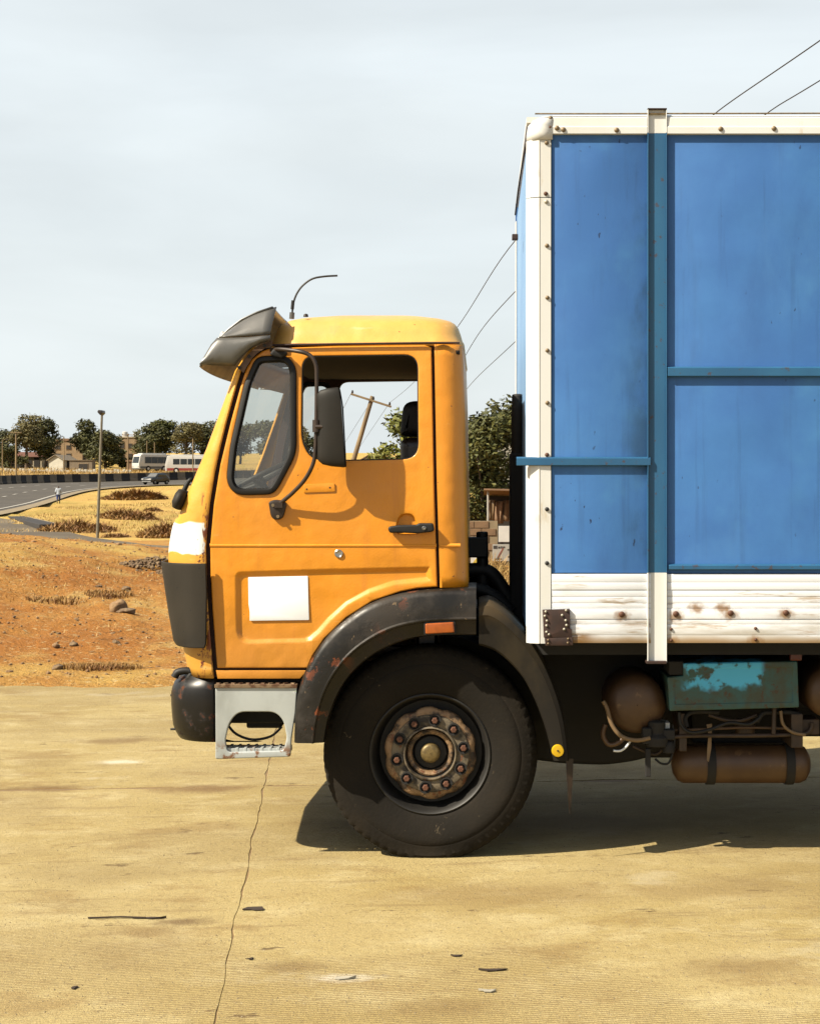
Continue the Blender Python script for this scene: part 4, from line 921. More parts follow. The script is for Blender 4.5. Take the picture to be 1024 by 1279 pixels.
def soil(name):
    t = MT(name, (.68, .325, .078), .95, 0, .12)
    t.mix(t.noise(.35, 6, .6, lo=.35, hi=.62), (.54, .22, .048)); t.mix(t.noise(.9, 7, .65, (1, .5, 1), .52, .70, loc=(9, 3, 1)), (.80, .52, .17))
    t.mix(t.noise(.11, 5, .6, lo=.48, hi=.62, loc=(2, 8, 1)), (.86, .58, .16)); t.mix(t.mul(t.noise(5, 6, .7, (.6, 1, 1), .57, .66), .65), (.26, .115, .035)); t.mix(t.mul(t.noise(11, 5, .65, lo=.56, hi=.66, loc=(5, 5, 5)), .7), (.85, .66, .34))
    t.mix(t.mul(t.axisn(1, 60, 95, 20, .08), .7), (.78, .55, .17)); t.mix(t.mul(t.mul(t.axisn(1, 70, 100, 20, .08), t.noise(.22, 5, .6, (1, .4, 1), .45, .62, loc=(4, 9, 2))), .6), (.50, .38, .10))   # sandy, grassy verge beyond the service road
    t.hgt(t.noise(4, 7, .7, lo=.2, hi=.8)); t.hgt(t.noise(20, 5, .7), .4); M[name] = t.done(.75, .08)
soil('soil')
ds = [-60, -40, -25, -12, 0, 6, 10, 12.5, 14]
while ds[-1] < 4200: ds.append(ds[-1] * 1.017 if ds[-1] < 130 else ds[-1] * 1.03)
us = np.concatenate([np.linspace(-.95, -.32, 20)[:-1], np.linspace(-.32, .12, 190), np.linspace(.12, .95, 40)[1:]])
V = []; rowsn = len(ds); cn_ = len(us)
for d in ds:
    sc = max(d, 14) + (30 if d < 14 else 0)
    for u in us:
        X = u * sc * (1 + 0 * d); Y = d - CD; V.append((X, Y, tz(X, Y) if d > 14 else -.06))
F = [(i * cn_ + k, i * cn_ + k + 1, (i + 1) * cn_ + k + 1, (i + 1) * cn_ + k) for i in range(rowsn - 1) for k in range(cn_ - 1)]
mb = MB(); mb.v = V; mb.f = F; mb.m = [0] * len(F)
gnd = tag(mb.build('ground', M['soil'], None, 180, recalc=False), kind='structure')

# ---- concrete yard of cast slabs, joints open and broken
t = MT('concrete', (.58, .455, .20), .85, 0, .25); rotz = (0, 0, R(-5.1)); ST = (.75, 1, 1)
t.mix(t.noise(.7, 7, .62, ST, .38, .66, rotz), (.51, .385, .145)); t.mix(t.noise(3.1, 7, .68, ST, .46, .70, rotz, (3, 1, 0)), (.68, .56, .28))
t.mix(t.mul(t.noise(1.9, 7, .72, (.6, 1, 1), .53, .64, rotz, (7, 2, 0)), .5), (.34, .21, .07)); t.mix(t.mul(t.noise(4.6, 6, .72, (.4, 1, 1), .62, .67, rotz, (1, 9, 0)), .85), (.12, .065, .026))
t.mix(t.mul(t.noise(14, 6, .7, (.7, 1, 1), .52, .70, rotz), .45), (.34, .25, .11)); t.mix(t.mul(t.noise(45, 4, .65, lo=.55, hi=.66, loc=(1, 7, 2)), .5), (.29, .20, .085))
t.mix(t.mul(t.noise(130, 3, .6, lo=.57, hi=.68), .75), (.22, .145, .06)); t.mix(t.mul(t.noise(70, 3, .6, lo=.64, hi=.72, loc=(3, 3, 3)), .8), (.74, .66, .46))
t.mix(t.mul(t.noise(.45, 5, .6, lo=.60, hi=.70, loc=(12, 5, 0)), .5), (.27, .17, .065)); t.mix(t.mul(t.noise(.9, 5, .65, lo=.60, hi=.68, loc=(31, 8, 0)), .45), (.70, .62, .42))
for x, y, r_, k_, c_ in ((930, 1208, .30, .5, (.26, .155, .055)), (250, 985, .35, .8, (.24, .13, .045)), (60, 985, .25, .8, (.22, .12, .04)), (500, 1030, .5, .6, (.24, .16, .07)), (150, 925, .35, .7, (.24, .14, .05)), (700, 1030, .7, .6, (.20, .13, .055)), (150, 952, .16, .9, (.80, .74, .56)), (430, 1222, .12, .8, (.85, .78, .60)), (230, 1152, .14, .8, (.20, .12, .05)), (180, 1165, .22, .6, (.30, .19, .07)), (360, 1208, .16, .5, (.20, .11, .04)), (640, 1120, .6, .45, (.31, .20, .08)), (120, 1090, .5, .4, (.33, .23, .09)), (900, 1110, .5, .4, (.33, .22, .09)), (560, 1260, .25, .5, (.27, .17, .06))):
    d_ = CZ * FOC / (y - 600); wx, wy = (x - 600) * d_ / FOC + 1.35, d_ - CD - 2.15; ca, sa = math.cos(R(5.1)), math.sin(R(5.1))
    t.mix(t.mul(t.spot((wx * ca + wy * sa, -wx * sa + wy * ca, 0), r_ * .15, r_, (.7, 1.5, 1)), k_), c_)
wv = t.n.new('ShaderNodeTexWave'); wv.wave_type = 'BANDS'; wv.bands_direction = 'Y'; wv.inputs['Scale'].default_value = 14.0; wv.inputs['Distortion'].default_value = 2.2; wv.inputs['Detail'].default_value = 3; wv.inputs['Detail Scale'].default_value = 2.5
t.l.new(t.coord((1, 1, 1), rotz), wv.inputs['Vector'])
tine = t.mul(wv.outputs['Fac'], t.noise(.5, 4, .6, (.6, 1, 1), .36, .54, rotz, (2, 6, 0))); t.mix(t.mul(t.rng(tine, .5, .95), .75), (.30, .20, .08)); t.hgt(tine, -1.2)
t.mix(t.mul(t.noise(9, 6, .65, (.12, 1, 1), .58, .66, rotz, (4, 4, 0)), .4), (.30, .20, .085))
t.hgt(t.noise(30, 5, .7), .6); t.hgt(t.noise(150, 3, .6), .4); M['concrete'] = t.done(.6, .006)
yard = tag(empty('yard_pavement', (-1.35, 2.15, 0), R(5.1)), kind='structure'); S = 6.0
def jit(i, t_, k): return .011 * fbm(t_ * 2.1 + i * 9.1, k * 5.7, 1.0, 4, 11) + .005 * fbm(t_ * 9 + i * 3.7, k * 2.3, 1.0, 3, 12)
def gapw(i, t_, k): return max(.0006, .0022 + .007 * fbm(t_ * 3 + i, k * 1.9, 1.0, 4, 13)) if k == 2 else max(.003, .018 + .05 * fbm(t_ * 1.7 + i, k * 1.9, 1.0, 4, 13))
for i in range(-4, 3):
    for j in range(-4, 1):
        fine = 70 if (i in (-1, 0) and j in (-1, 0)) else 12; lp = []
        for k in range(fine): s_ = k / fine; lp.append((i * S + s_ * S, j * S + jit(j, i * S + s_ * S, 1) + gapw(j, i * S + s_ * S, 1)))
        for k in range(fine): s_ = k / fine; lp.append(((i + 1) * S + jit(i + 1, j * S + s_ * S, 2) - gapw(i + 1, j * S + s_ * S, 2), j * S + s_ * S))
        for k in range(fine): s_ = 1 - k / fine; lp.append((i * S + s_ * S, (j + 1) * S + jit(j + 1, i * S + s_ * S, 1) - gapw(j + 1, i * S + s_ * S, 1)))
        for k in range(fine): s_ = 1 - k / fine; lp.append((i * S + jit(i, j * S + s_ * S, 2) + gapw(i, j * S + s_ * S, 2), j * S + s_ * S))
        n = len(lp); mb = MB(); ip = offs(lp, -.0018)
        mb.add([(x, y, 0) for x, y in ip] + [(x, y, -.0025) for x, y in lp] + [(x, y, -.055) for x, y in lp], [tuple(range(n))] + [(k, (k + 1) % n, n + (k + 1) % n, n + k) for k in range(n)] + [(n + k, n + (k + 1) % n, 2 * n + (k + 1) % n, 2 * n + k) for k in range(n)])
        sl_ = mb.build('slab', M['concrete'], None, 20); sl_.parent = yard
jf = MB().box(-24, 18, -24, 6, -.05, -.0035).build('joint_filler', simple('joint_dirt', (.32, .20, .08), .95), None, 0); jf.parent = yard
# leaves, wood chips and dry scraps lying on the slabs
simple('scrap_dark', (.05, .028, .014), .9); simple('scrap_pale', (.55, .50, .38), .8)
rs = random.Random(5)
def scrap(x, y, L, Wd, mat, a=0, nm='dead_leaf', lab=None):
    q = P(x, y); d = CZ * FOC / (y - 600); X = (x - 600) * d / FOC; Y = d - CD; n = 9; mb = MB(); pts = []
    for k in range(n):
        t_ = 2 * math.pi * k / n; r_ = 1 + .5 * rs.uniform(-1, 1); pts.append((math.cos(t_) * L / 2 * r_, math.sin(t_) * Wd / 2 * r_))
    mb.add([(px_, py_, .003 + .012 * abs(px_) / L * rs.random()) for px_, py_ in pts] + [(px_, py_, .001) for px_, py_ in pts], [tuple(range(n)), tuple(range(2 * n - 1, n - 1, -1))] + [(k, (k + 1) % n, n + (k + 1) % n, n + k) for k in range(n)])
    o = mb.build(nm, M[mat], None, 0); o.location = (X, Y, .002); o.rotation_euler = (0, 0, a); tag(o, lab, 'leaf' if nm == 'dead_leaf' else 'scrap', 'scraps lying on the concrete'); return o
scrap(317, 1137, .075, .05, 'scrap_dark', .1, lab='dark dead leaf beside the long crack in the concrete')
scrap(617, 1213.5, .10, .03, 'scrap_dark', .05, lab='dark dead leaf on the concrete right of the tyre, lower one')
scrap(571, 1195.5, .04, .02, 'scrap_dark', 0, lab='tiny dark leaf above the larger leaf below the tyre')
scrap(313, 1199, .03, .02, 'scrap_dark', .3, lab='small dark leaf right of the crack, under the bigger leaf')
scrap(185, 1148, .11, .025, 'scrap_dark', .05, lab='dark thin leaf at the end of a twig left of the crack')
scrap(93, 1235, .03, .03, 'scrap_dark', 0, lab='small dark speck of debris near the lower left corner')
scrap(610, 1239, .06, .03, 'scrap_pale', .1, lab='pale flat scrap on the concrete below the dark leaf')
scrap(428, 1224, .07, .03, 'scrap_pale', .2, lab='pale scrap on the concrete below the front tyre')
d = CZ * FOC / (1148.5 - 600); tw = MB().tube([((110 - 600) * d / FOC, d - CD, .006), ((150 - 600) * d / FOC, d - CD + .01, .008), ((182 - 600) * d / FOC, d - CD, .007)], .004, 5)
tag(tw.build('twig', M['scrap_dark'], None, 40), 'thin dark twig lying on the concrete left of the crack', 'twig')
# grit
mb = MB(); r_ = random.Random(9)
for k in range(2600):
    y = 870 + 405 * r_.random() ** .8; x = r_.uniform(5, 1020); d = CZ * FOC / (y - 600); X = (x - 600) * d / FOC; Y = d - CD; s = r_.uniform(.0012, .0048); a = r_.uniform(0, 6)
    c_, s_ = math.cos(a) * s, math.sin(a) * s
    mb.add([(X + c_, Y + s_, 0), (X - s_, Y + c_, 0), (X - c_, Y - s_ * .6, 0), (X + s_ * .8, Y - c_, 0), (X, Y, s * 1.1)], [(0, 1, 4), (1, 2, 4), (2, 3, 4), (3, 0, 4)])
tag(mb.build('grit', simple('grit', (.40, .31, .17), .9, var=.5, scale=40), None, 0, recalc=False), 'fine grit scattered over the concrete yard', 'grit', kind='stuff')

# ================================================================== ROADS
t = MT('asphalt_old', (.17, .135, .085), .9, 0, .3); t.mix(t.noise(.3, 5, .6), (.13, .10, .065)); t.mix(t.noise(.08, 4, .6, lo=.45, hi=.65, loc=(4, 4, 0)), (.23, .18, .11)); M['asphalt_old'] = t.done()
t = MT('asphalt', (.105, .088, .066), .85, 0, .35); t.mix(t.noise(.25, 5, .6), (.08, .068, .052)); M['asphalt'] = t.done()
t = MT('kerb_concrete', (.36, .28, .16), .85); t.mix(t.noise(1.5, 5, .6), (.27, .20, .11)); M['kerb_concrete'] = t.done()
simple('road_white', (.55, .52, .45), .8); simple('barrier_black', (.022, .017, .014), .8); simple('barrier_pale', (.30, .23, .15), .85, var=.25, scale=2)
def cubic2(pts, per=12): return [(p.x, p.y) for p in smoothpath([(a, b, 0) for a, b in pts], per)]
def strip(name, A, Bp, off, mat, nx=10, skirt=0):
    n = max(len(A), len(Bp)); A = resample([(a, b, 0) for a, b in A], 90); Bp = resample([(a, b, 0) for a, b in Bp], 90); mb = MB()
    mb.loft([[Vector((a.x + (b.x - a.x) * k / nx, a.y + (b.y - a.y) * k / nx, tz(a.x + (b.x - a.x) * k / nx, a.y + (b.y - a.y) * k / nx, False) + off)) for a, b in zip(A, Bp)] for k in range(nx + 1)])
    return mb.build(name, M[mat], None, 60)
dd = lambda px, d: ((px - 600) * d / FOC, d - CD)
hin = cubic2([(-30, 60), (-35, 95), dd(0, 131), dd(60, 163), dd(120, 190), dd(200, 207), (-31, 207), (-15, 216), (10, 224), (60, 236)])
hout = cubic2([(-62, 60), (-61.5, 95), (-61, 140), (-60, 180), dd(0, 210), dd(60, 222), dd(120, 228.5), dd(240, 240), (-22, 249), (10, 258), (60, 268)])
hw = tag(strip('highway', hin, hout, .12, 'asphalt'), kind='structure')
kb0 = resample([(a, b, 0) for a, b in hin], 90); kb1 = resample([(a, b, 0) for a, b in hout], 90)
verge = tag(strip('verge', [(a.x - (b.x - a.x) / (b - a).length * -0.0, a.y) for a, b in zip(kb0, kb1)], [(a.x - (b.x - a.x) / (b - a).length * 1.6, a.y - (b.y - a.y) / (b - a).length * 1.6) for a, b in zip(kb0, kb1)], .15, 'kerb_concrete', 3), kind='structure')
# lane dashes, each a painted sheet, joined to its line
for f, nm in ((.30, 'lane_line'), (.62, 'lane_line'), (.04, 'edge_line')):
    cl_ = [a.lerp(b, f) for a, b in zip(kb0, kb1)]; cl_ = resample(cl_, 220); mb = MB()
    for k in range(0, 216, 4 if nm == 'lane_line' else 1):
        q = []
        for kk in ((k, k + 1) if nm == 'edge_line' else (k, k + 1.4)):
            i0 = int(kk); p = cl_[i0].lerp(cl_[i0 + 1], kk - i0); tn = (cl_[i0 + 1] - cl_[i0]).normalized(); nn = Vector((-tn.y, tn.x, 0)) * .16
            for sgn in (-1, 1): e = p + nn * sgn; q.append((e.x, e.y, tz(e.x, e.y, False) + .155))
        mb.add(q, [(0, 1, 3, 2)])
    o = mb.build(nm, M['road_white'], None, 0); o.parent = hw
# painted barrier blocks along the far side
bar = keep(tag(empty('road_barrier', (kb1[30].x, kb1[30].y, tz(kb1[30].x, kb1[30].y, False))), 'low concrete barrier in black and pale blocks along the far side of the highway', 'barrier'))
bl = resample([a + (a - b).normalized() * .7 for a, b in zip(kb1, kb0)], 400); Ltot = sum((bl[i + 1] - bl[i]).length for i in range(399)); nblk = int(Ltot / 1.32); bl = resample(bl, nblk + 1); cnt = 0
for k in range(nblk):
    a, b = bl[k], bl[k + 1]; m_ = (a + b) / 2
    if not (-64 < m_.x < 12 and m_.y > 150): continue
    z = tz(m_.x, m_.y, False) + .08; a2 = a.lerp(b, .015); b2 = a.lerp(b, .985); tn = (b - a).normalized(); nn = Vector((-tn.y, tn.x, 0)); mb = MB()
    pr = [(-.24, 0), (-.24, .2), (-.13, .45), (-.10, 1.12), (.10, 1.12), (.13, .45), (.24, .2), (.24, 0)]
    mb.loft([[Vector((p.x + nn.x * u, p.y + nn.y * u, z + v)) for u, v in pr] for p in (a2, b2)]); mb.f += [tuple(range(8)), tuple(range(8, 16))]; mb.m += [0, 0]
    mb.build('barrier_block', M['barrier_black' if cnt % 2 == 0 else 'barrier_pale'], bar, 0); cnt += 1
# service road below the bank
sin_ = cubic2([(2, 48), (-6, 52), dd(205, 64), dd(160, 69), dd(100, 75), dd(0, 86), (-44, 96), (-60, 104)]); sout = cubic2([(4, 58), (-6, 62), dd(215, 75), dd(160, 81), dd(100, 93), dd(40, 112), (-41, 120), (-60, 126)])
srv = tag(strip('service_road', sin_, sout, .06, 'asphalt_old', 6), kind='structure')

# ================================================================== VEGETATION
def leafmat(name, c1, c2, c3):
    t = MT(name, c1, .65, 0, .3); g_ = t.n.new('ShaderNodeNewGeometry'); t.mix(t.rng(g_.outputs['Random Per Island'], .2, .9), c2); t.mix(t.mul(t.noise(.9, 3, .6, lo=.45, hi=.65), .8), c3)
    t.b.inputs['Subsurface Weight'].default_value = 0.0; M[name] = t.done()
leafmat('leaf_dark', (.085, .090, .024), (.14, .135, .030), (.045, .050, .016)); leafmat('leaf_mid', (.10, .112, .022), (.17, .16, .030), (.055, .062, .015))  # leaf_dark is lightened: distance haze is put into its colour
leafmat('leaf_lime', (.16, .18, .026), (.27, .26, .04), (.07, .085, .016)); leafmat('leaf_olive', (.20, .175, .055), (.22, .185, .07), (.085, .075, .028)); leafmat('leaf_dry', (.20, .13, .05), (.28, .19, .08), (.12, .075, .03))
leafmat('grass_dry', (.55, .36, .11), (.66, .46, .17), (.42, .22, .06)); leafmat('grass_brown', (.36, .18, .05), (.46, .27, .08), (.24, .10, .03))
t = MT('bark', (.20, .14, .085), .9); t.mix(t.noise(6, 5, .6, (1, 1, .2)), (.10, .066, .04)); M['bark'] = t.done()
def leaves(rng, clumps, n, size, flat=.0):
    """leaf-sized faces spread through ellipsoidal clumps"""
    ws_ = np.array([c[3] * c[4] * c[5] for c in clumps]) ** .67; ws_ /= ws_.sum(); ci = rng.choice(len(clumps), n, p=ws_); cl_ = np.array(clumps)[ci]
    u = rng.normal(size=(n, 3)); u /= np.linalg.norm(u, axis=1)[:, None]; r_ = rng.uniform(.45, 1.0, n) ** .6 * (1 + .14 * rng.normal(size=n)); p = cl_[:, :3] + u * cl_[:, 3:6] * r_[:, None]
    a = rng.normal(size=(n, 3)); a[:, 2] = a[:, 2] * (.55) - .25; a /= np.linalg.norm(a, axis=1)[:, None]; nrm = u + .8 * rng.normal(size=(n, 3)) + np.array([0, 0, .4]); b_ = np.cross(a, nrm); b_ /= np.linalg.norm(b_, axis=1)[:, None] + 1e-9
    s = size * rng.uniform(.6, 1.35, n)[:, None]; fold = np.cross(a, b_) * s * .12
    v = np.stack([p - a * s, p + b_ * s * .42 + fold, p + a * s, p - b_ * s * .42 + fold], 1).reshape(-1, 3)
    mb = MB(); mb.v = v.tolist(); mb.f = [(4 * k, 4 * k + 1, 4 * k + 2, 4 * k + 3) for k in range(n)]; mb.m = [0] * n; return mb
def tree(name, label, px, d, h, wid, seed, mat='leaf_dark', n=2600, leaf=.28, trunk=.3, nc=11, cz=.62, lean=0, grp=None, flat=1.0, zoff=0, sh=.5):
    """tapered trunk, limbs and a crown of leaves; px is its place across, d its distance"""
    X, Y = dd(px, d); z0 = tz(X, Y) - .05 + zoff; root = tag(empty(name, (X, Y, z0)), label, 'tree' if 'tree' in name else 'bush', grp); rng = np.random.default_rng(seed); rr = random.Random(seed)
    if d > 200: wid *= 1.28; n = int(n * 1.5); h *= 1.04
    clumps = []
    for k in range(nc):
        a = rr.uniform(0, 6.28); q = rr.uniform(.1, .72) ** .8; zz = h * (1 - (1 - cz) * 2 * rr.uniform(.12, .92)); k2 = max(.25, 1 - abs((zz / h - cz) / (1 - cz + .01)) ** 2 * .75); s = wid * rr.uniform(.16, .27)
        clumps.append((math.cos(a) * q * wid * .5 * k2 + lean * zz, math.sin(a) * q * wid * .5 * k2, min(zz, h - s * .6 * flat), s, s, s * .72 * flat))
    clumps.append((lean * h * .85, 0, h * .86, wid * .22, wid * .22, h * .13))
    tk_ = MB(); tr_ = max(.09, h * .028); tk_.tube([(0, 0, 0), (lean * h * .1 + .02 * h * rr.uniform(-1, 1), 0, h * .16), (lean * h * .3, .02 * h, h * trunk), (lean * h * .6, 0, h * .72)], [tr_ * 1.25, tr_, tr_ * .8, tr_ * .25], 8)
    for c_ in clumps[:8]:
        st_ = Vector((lean * h * .3, 0, h * rr.uniform(trunk * .7, trunk * 1.2))); e_ = Vector(c_[:3]); tk_.tube([st_, st_.lerp(e_, .5) + Vector((0, 0, h * .03)), e_], [tr_ * .5, tr_ * .3, tr_ * .1], 5, False)
    t1 = tk_.build('trunk', M['bark'], None, 60, recalc=False); t1.parent = root
    l1 = leaves(rng, clumps, n, leaf).build('crown', M[mat], None, 0, recalc=False); l1.parent = root
    return root
G1 = 'trees beyond the highway'
tree('dark_tree', 'dark tree at the left edge beyond the highway', -2, 300, 6.6, 6.5, 1, 'leaf_dark', 2200, .30, grp=G1)
tree('tall_tree', 'tall olive-green tree with a pale bare trunk beyond the highway', 33, 296, 9.4, 5.6, 2, 'leaf_olive', 2600, .27, .42, 12, .66, grp=G1)
tree('dark_tree', 'broad dark tree beside the tall olive tree beyond the highway', 57, 302, 8.6, 6.3, 3, 'leaf_dark', 3400, .29, .3, 13, .62, grp=G1)
tree('flat_tree', 'flat-topped dark tree behind the lamp post', 106, 305, 8.6, 5.4, 4, 'leaf_dark', 2900, .28, .3, 12, .62, grp=G1)
tree('round_tree', 'round dark green tree to the right of the lamp post', 132, 296, 6.4, 6.0, 5, 'leaf_dark', 3200, .28, .22, 12, .58, grp=G1)
tree('round_tree', 'dark green tree behind the left bus', 188, 320, 7.6, 6.2, 6, 'leaf_dark', 3200, .29, .25, 12, .6, grp=G1)
tree('round_tree', 'tall green tree behind the gap between the two buses', 206, 322, 8.3, 6.0, 7, 'leaf_mid', 3200, .28, .25, 12, .62, grp=G1)
tree('dry_tree', 'pale dry-leaved tree behind the right bus', 232, 318, 8.0, 5.5, 8, 'leaf_olive', 2500, .27, .28, 11, .62, grp=G1)
tree('round_tree', 'green tree behind the right bus, close to the cab windscreen', 252, 325, 7.6, 6.0, 9, 'leaf_dark', 2200, .30, .25, 11, .6, grp=G1)
tree('small_tree', 'small shrubby tree in front of the tan flat-roofed building', 152, 300, 3.4, 3.4, 10, 'leaf_mid', 1100, .24, .2, 8, .55, grp=G1)
tree('small_tree', 'small tree beside the pale house at the left edge', 14, 292, 4.0, 4.2, 11, 'leaf_dark', 1100, .26, .2, 8, .55, grp=G1)
for k, (x, d, h, wd) in enumerate(((275, 330, 8, 7), (300, 335, 7.5, 7), (330, 330, 8.5, 7), (360, 335, 7.5, 7), (395, 240, 6, 6), (-30, 310, 8, 7))):
    tree('round_tree', ['green tree seen through the quarter window, leftmost', 'green tree seen through the quarter window, second', 'green tree seen through the quarter window, third', 'green tree seen through the quarter window, rightmost', 'green tree behind the wing mirror', 'green tree just beyond the left edge'][k], x, d, h, wd, 40 + k, 'leaf_dark', 1500, .36, .25, 10, .6, grp=G1)
G2 = 'trees behind the truck'
tree('leafy_tree', 'leafy green tree seen through the cab window behind the headrest', 517, 47, 4.25, 2.7, 21, 'leaf_lime', 7500, .095, .3, 15, .60, grp=G2)
tree('leafy_tree', 'dense green tree filling the gap between cab and box, nearer one', 606, 44, 4.0, 2.6, 22, 'leaf_mid', 7800, .085, .22, 18, .60, grp=G2)
tree('leafy_tree', 'dark green taller tree behind the gap between cab and box', 636, 50, 5.0, 3.4, 23, 'leaf_dark', 7000, .10, .25, 18, .62, grp=G2)
tree('leafy_tree', 'dark green tree hidden mostly behind the cargo box', 690, 52, 5.0, 4.0, 24, 'leaf_dark', 4500, .11, .25, 14, .60, grp=G2)
tree('low_tree', 'low brown-green tree left of the leaning pole', 432, 120, 4.2, 4.6, 25, 'leaf_dry', 2600, .15, .22, 10, .55, grp=G2)
# dry bushes and grass
def bush(name, label, px, d, wid, dep, h, n, mat, seed, bl=.22, th=.012):
    X, Y = dd(px, d); rng = np.random.default_rng(seed); mb = MB(); V = []; F = []
    for k in range(n):
        a = rng.uniform(0, 6.28); q = rng.uniform(0, 1) ** .55; x = math.cos(a) * q * wid / 2; y = math.sin(a) * q * dep / 2
        k2 = (1 - q ** 2 * .8) * (.65 + .5 * fbm(x * 1.3 + px, y * 1.3, .8, 2, seed)); z = tz(X + x, Y + y) - tz(X, Y); hh = max(.05, h * k2 * rng.uniform(.45, 1.1)); ba = rng.uniform(0, 6.28); ln_ = hh * rng.uniform(.2, 1.5); w_ = th * rng.uniform(.6, 1.5)
        dx, dy = math.cos(ba), math.sin(ba); b = len(V)
        V += [(x - dy * w_, y + dx * w_, z - .02), (x + dy * w_, y - dx * w_, z - .02), (x + dx * ln_ * .4 + dy * w_ * .8, y + dy * ln_ * .4 - dx * w_ * .8, z + hh * .6), (x + dx * ln_ * .4 - dy * w_ * .8, y + dy * ln_ * .4 + dx * w_ * .8, z + hh * .6), (x + dx * ln_, y + dy * ln_, z + hh)]
        F += [(b, b + 1, b + 2, b + 3), (b + 3, b + 2, b + 4)]
    mb.v = V; mb.f = F; mb.m = [0] * len(F); o = mb.build(name, M[mat], None, 0, recalc=False); o.location = (X, Y, tz(X, Y)); tag(o, label, 'bush', 'dry bushes on the waste ground'); return o
bush('dry_bush', 'long low rust-coloured dry bush below the car on the highway', 168, 166, 6.4, 5, 1.3, 3200, 'grass_brown', 1, th=.09)
bush('dry_bush', 'dry brown bush right of the lamp post, in mid slope', 162, 118, 4.2, 5.0, 1.0, 2200, 'grass_brown', 2, th=.05)
bush('dry_bush', 'small dry bush touching the right side of the lamp post', 134, 122, 1.8, 2.5, .55, 600, 'grass_brown', 3, th=.03)
bush('dry_bush', 'dry brown bush beside the truck front, above the rubble heap', 207, 92, 3.0, 6, 1.1, 1800, 'grass_brown', 4, th=.04)
bush('dry_bush', 'dark red-brown bush on the bank left of the lamp post foot', 98, 100, 4.6, 6, 1.0, 2400, 'grass_brown', 5, th=.04)
bush('dry_bush', 'small dry bush in the middle of the sandy slope', 192, 135, 1.6, 2.0, .5, 500, 'grass_brown', 6, th=.04)
bush('dry_bush', 'small dry bush just right of the lamp post foot', 145, 91, 1.6, 2.2, .4, 600, 'grass_brown', 7, th=.03)
bush('dry_bush', 'thin dry bush at the edge of the concrete', 128, 16.9, .8, .5, .16, 700, 'grass_brown', 8, th=.004)
bush('dry_bush', 'low dry bush on the red slope above the rock', 136, 24, .7, .6, .12, 500, 'grass_brown', 9, th=.006)
bush('dry_bush', 'small dark bush in the middle of the red slope', 70, 23, .8, .7, .08, 400, 'grass_brown', 10, th=.006)
bush('dry_bush', 'tall dry grass in the gap behind the truck', 622, 31, 1.5, 4.0, .75, 2600, 'grass_dry', 11, th=.006)
bush('dry_bush', 'dry grass behind the truck, seen over the intake hose', 595, 26, 1.2, 3.0, .40, 1500, 'grass_brown', 12, th=.006)
# dry grass scattered over the waste ground
rng = np.random.default_rng(77); V = []; F = []
for k in range(30000):
    u = rng.uniform(-.33, .06); d = 16.3 * (64 / 16.3) ** rng.uniform(0, 1); X = u * d; Y = d - CD
    if fbm(X, Y, .35, 3, 31) + .35 * fbm(X, Y, 1.4, 2, 33) < (.30 if d < 22 else .34) + .25 * rng.uniform(-1, 1): continue
    if u > -.12 and rng.uniform() < .3: continue
    z = tz(X, Y); h = rng.uniform(.008, .04) * (1 + d / 60); a = rng.uniform(0, 6.28); w_ = .0035 * (1 + d / 30); l_ = h * rng.uniform(.6, 3.0); dx, dy = math.cos(a), math.sin(a); b = len(V)
    V += [(X - dy * w_, Y + dx * w_, z - .01), (X + dy * w_, Y - dx * w_, z - .01), (X + dx * l_, Y + dy * l_, z + h)]; F.append((b, b + 1, b + 2))
for k in range(15000):
    u = rng.uniform(-.30, -.15); d = rng.uniform(96, 172); X = u * d; Y = d - CD
    if fbm(X, Y, .09, 3, 35) < .05 + .3 * rng.uniform(-1, 1): continue
    z = tz(X, Y); h = rng.uniform(.05, .20); a = rng.uniform(0, 6.28); w_ = .03; l_ = h * rng.uniform(.2, 1.0); dx, dy = math.cos(a), math.sin(a); b = len(V)
    if (X < hin[0][0] and False): continue
    near_ = min((p.x - X) ** 2 + (p.y - Y) ** 2 for p in kb0[10:60:3])
    inside = any(False for _ in ())
    if near_ < 9 or X < lerp_table([(60, -30), (122.5, -35.5), (154.5, -39.5), (181.5, -41.5), (198, -38)], Y) + 1.5: continue
    V += [(X - dy * w_, Y + dx * w_, z - .02), (X + dy * w_, Y - dx * w_, z - .02), (X + dx * l_, Y + dy * l_, z + h)]; F.append((b, b + 1, b + 2))
for k in range(16000):
    u = rng.uniform(-.30, -.05); d = rng.uniform(236, 290); X = u * d; Y = d - CD; z = tz(X, Y)
    if Y < lerp_table([(-61, 150), (-59, 203), (-52, 222), (-41, 234), (-22, 243), (10, 252)], X) + 4 : continue
    h = rng.uniform(.2, .7) * (1 + .6 * fbm(X, Y, .1, 2, 36)); a = rng.uniform(0, 6.28); w_ = .06; dx, dy = math.cos(a), math.sin(a); b = len(V); l_ = h * .5
    V += [(X - dy * w_, Y + dx * w_, z - .02), (X + dy * w_, Y - dx * w_, z - .02), (X + dx * l_, Y + dy * l_, z + h)]; F.append((b, b + 1, b + 2))
mb = MB(); mb.v = V; mb.f = F; mb.m = [0] * len(F); tag(mb.build('dry_grass', M['grass_dry'], None, 0, recalc=False), 'sparse dry grass over the waste ground', 'grass', kind='stuff')
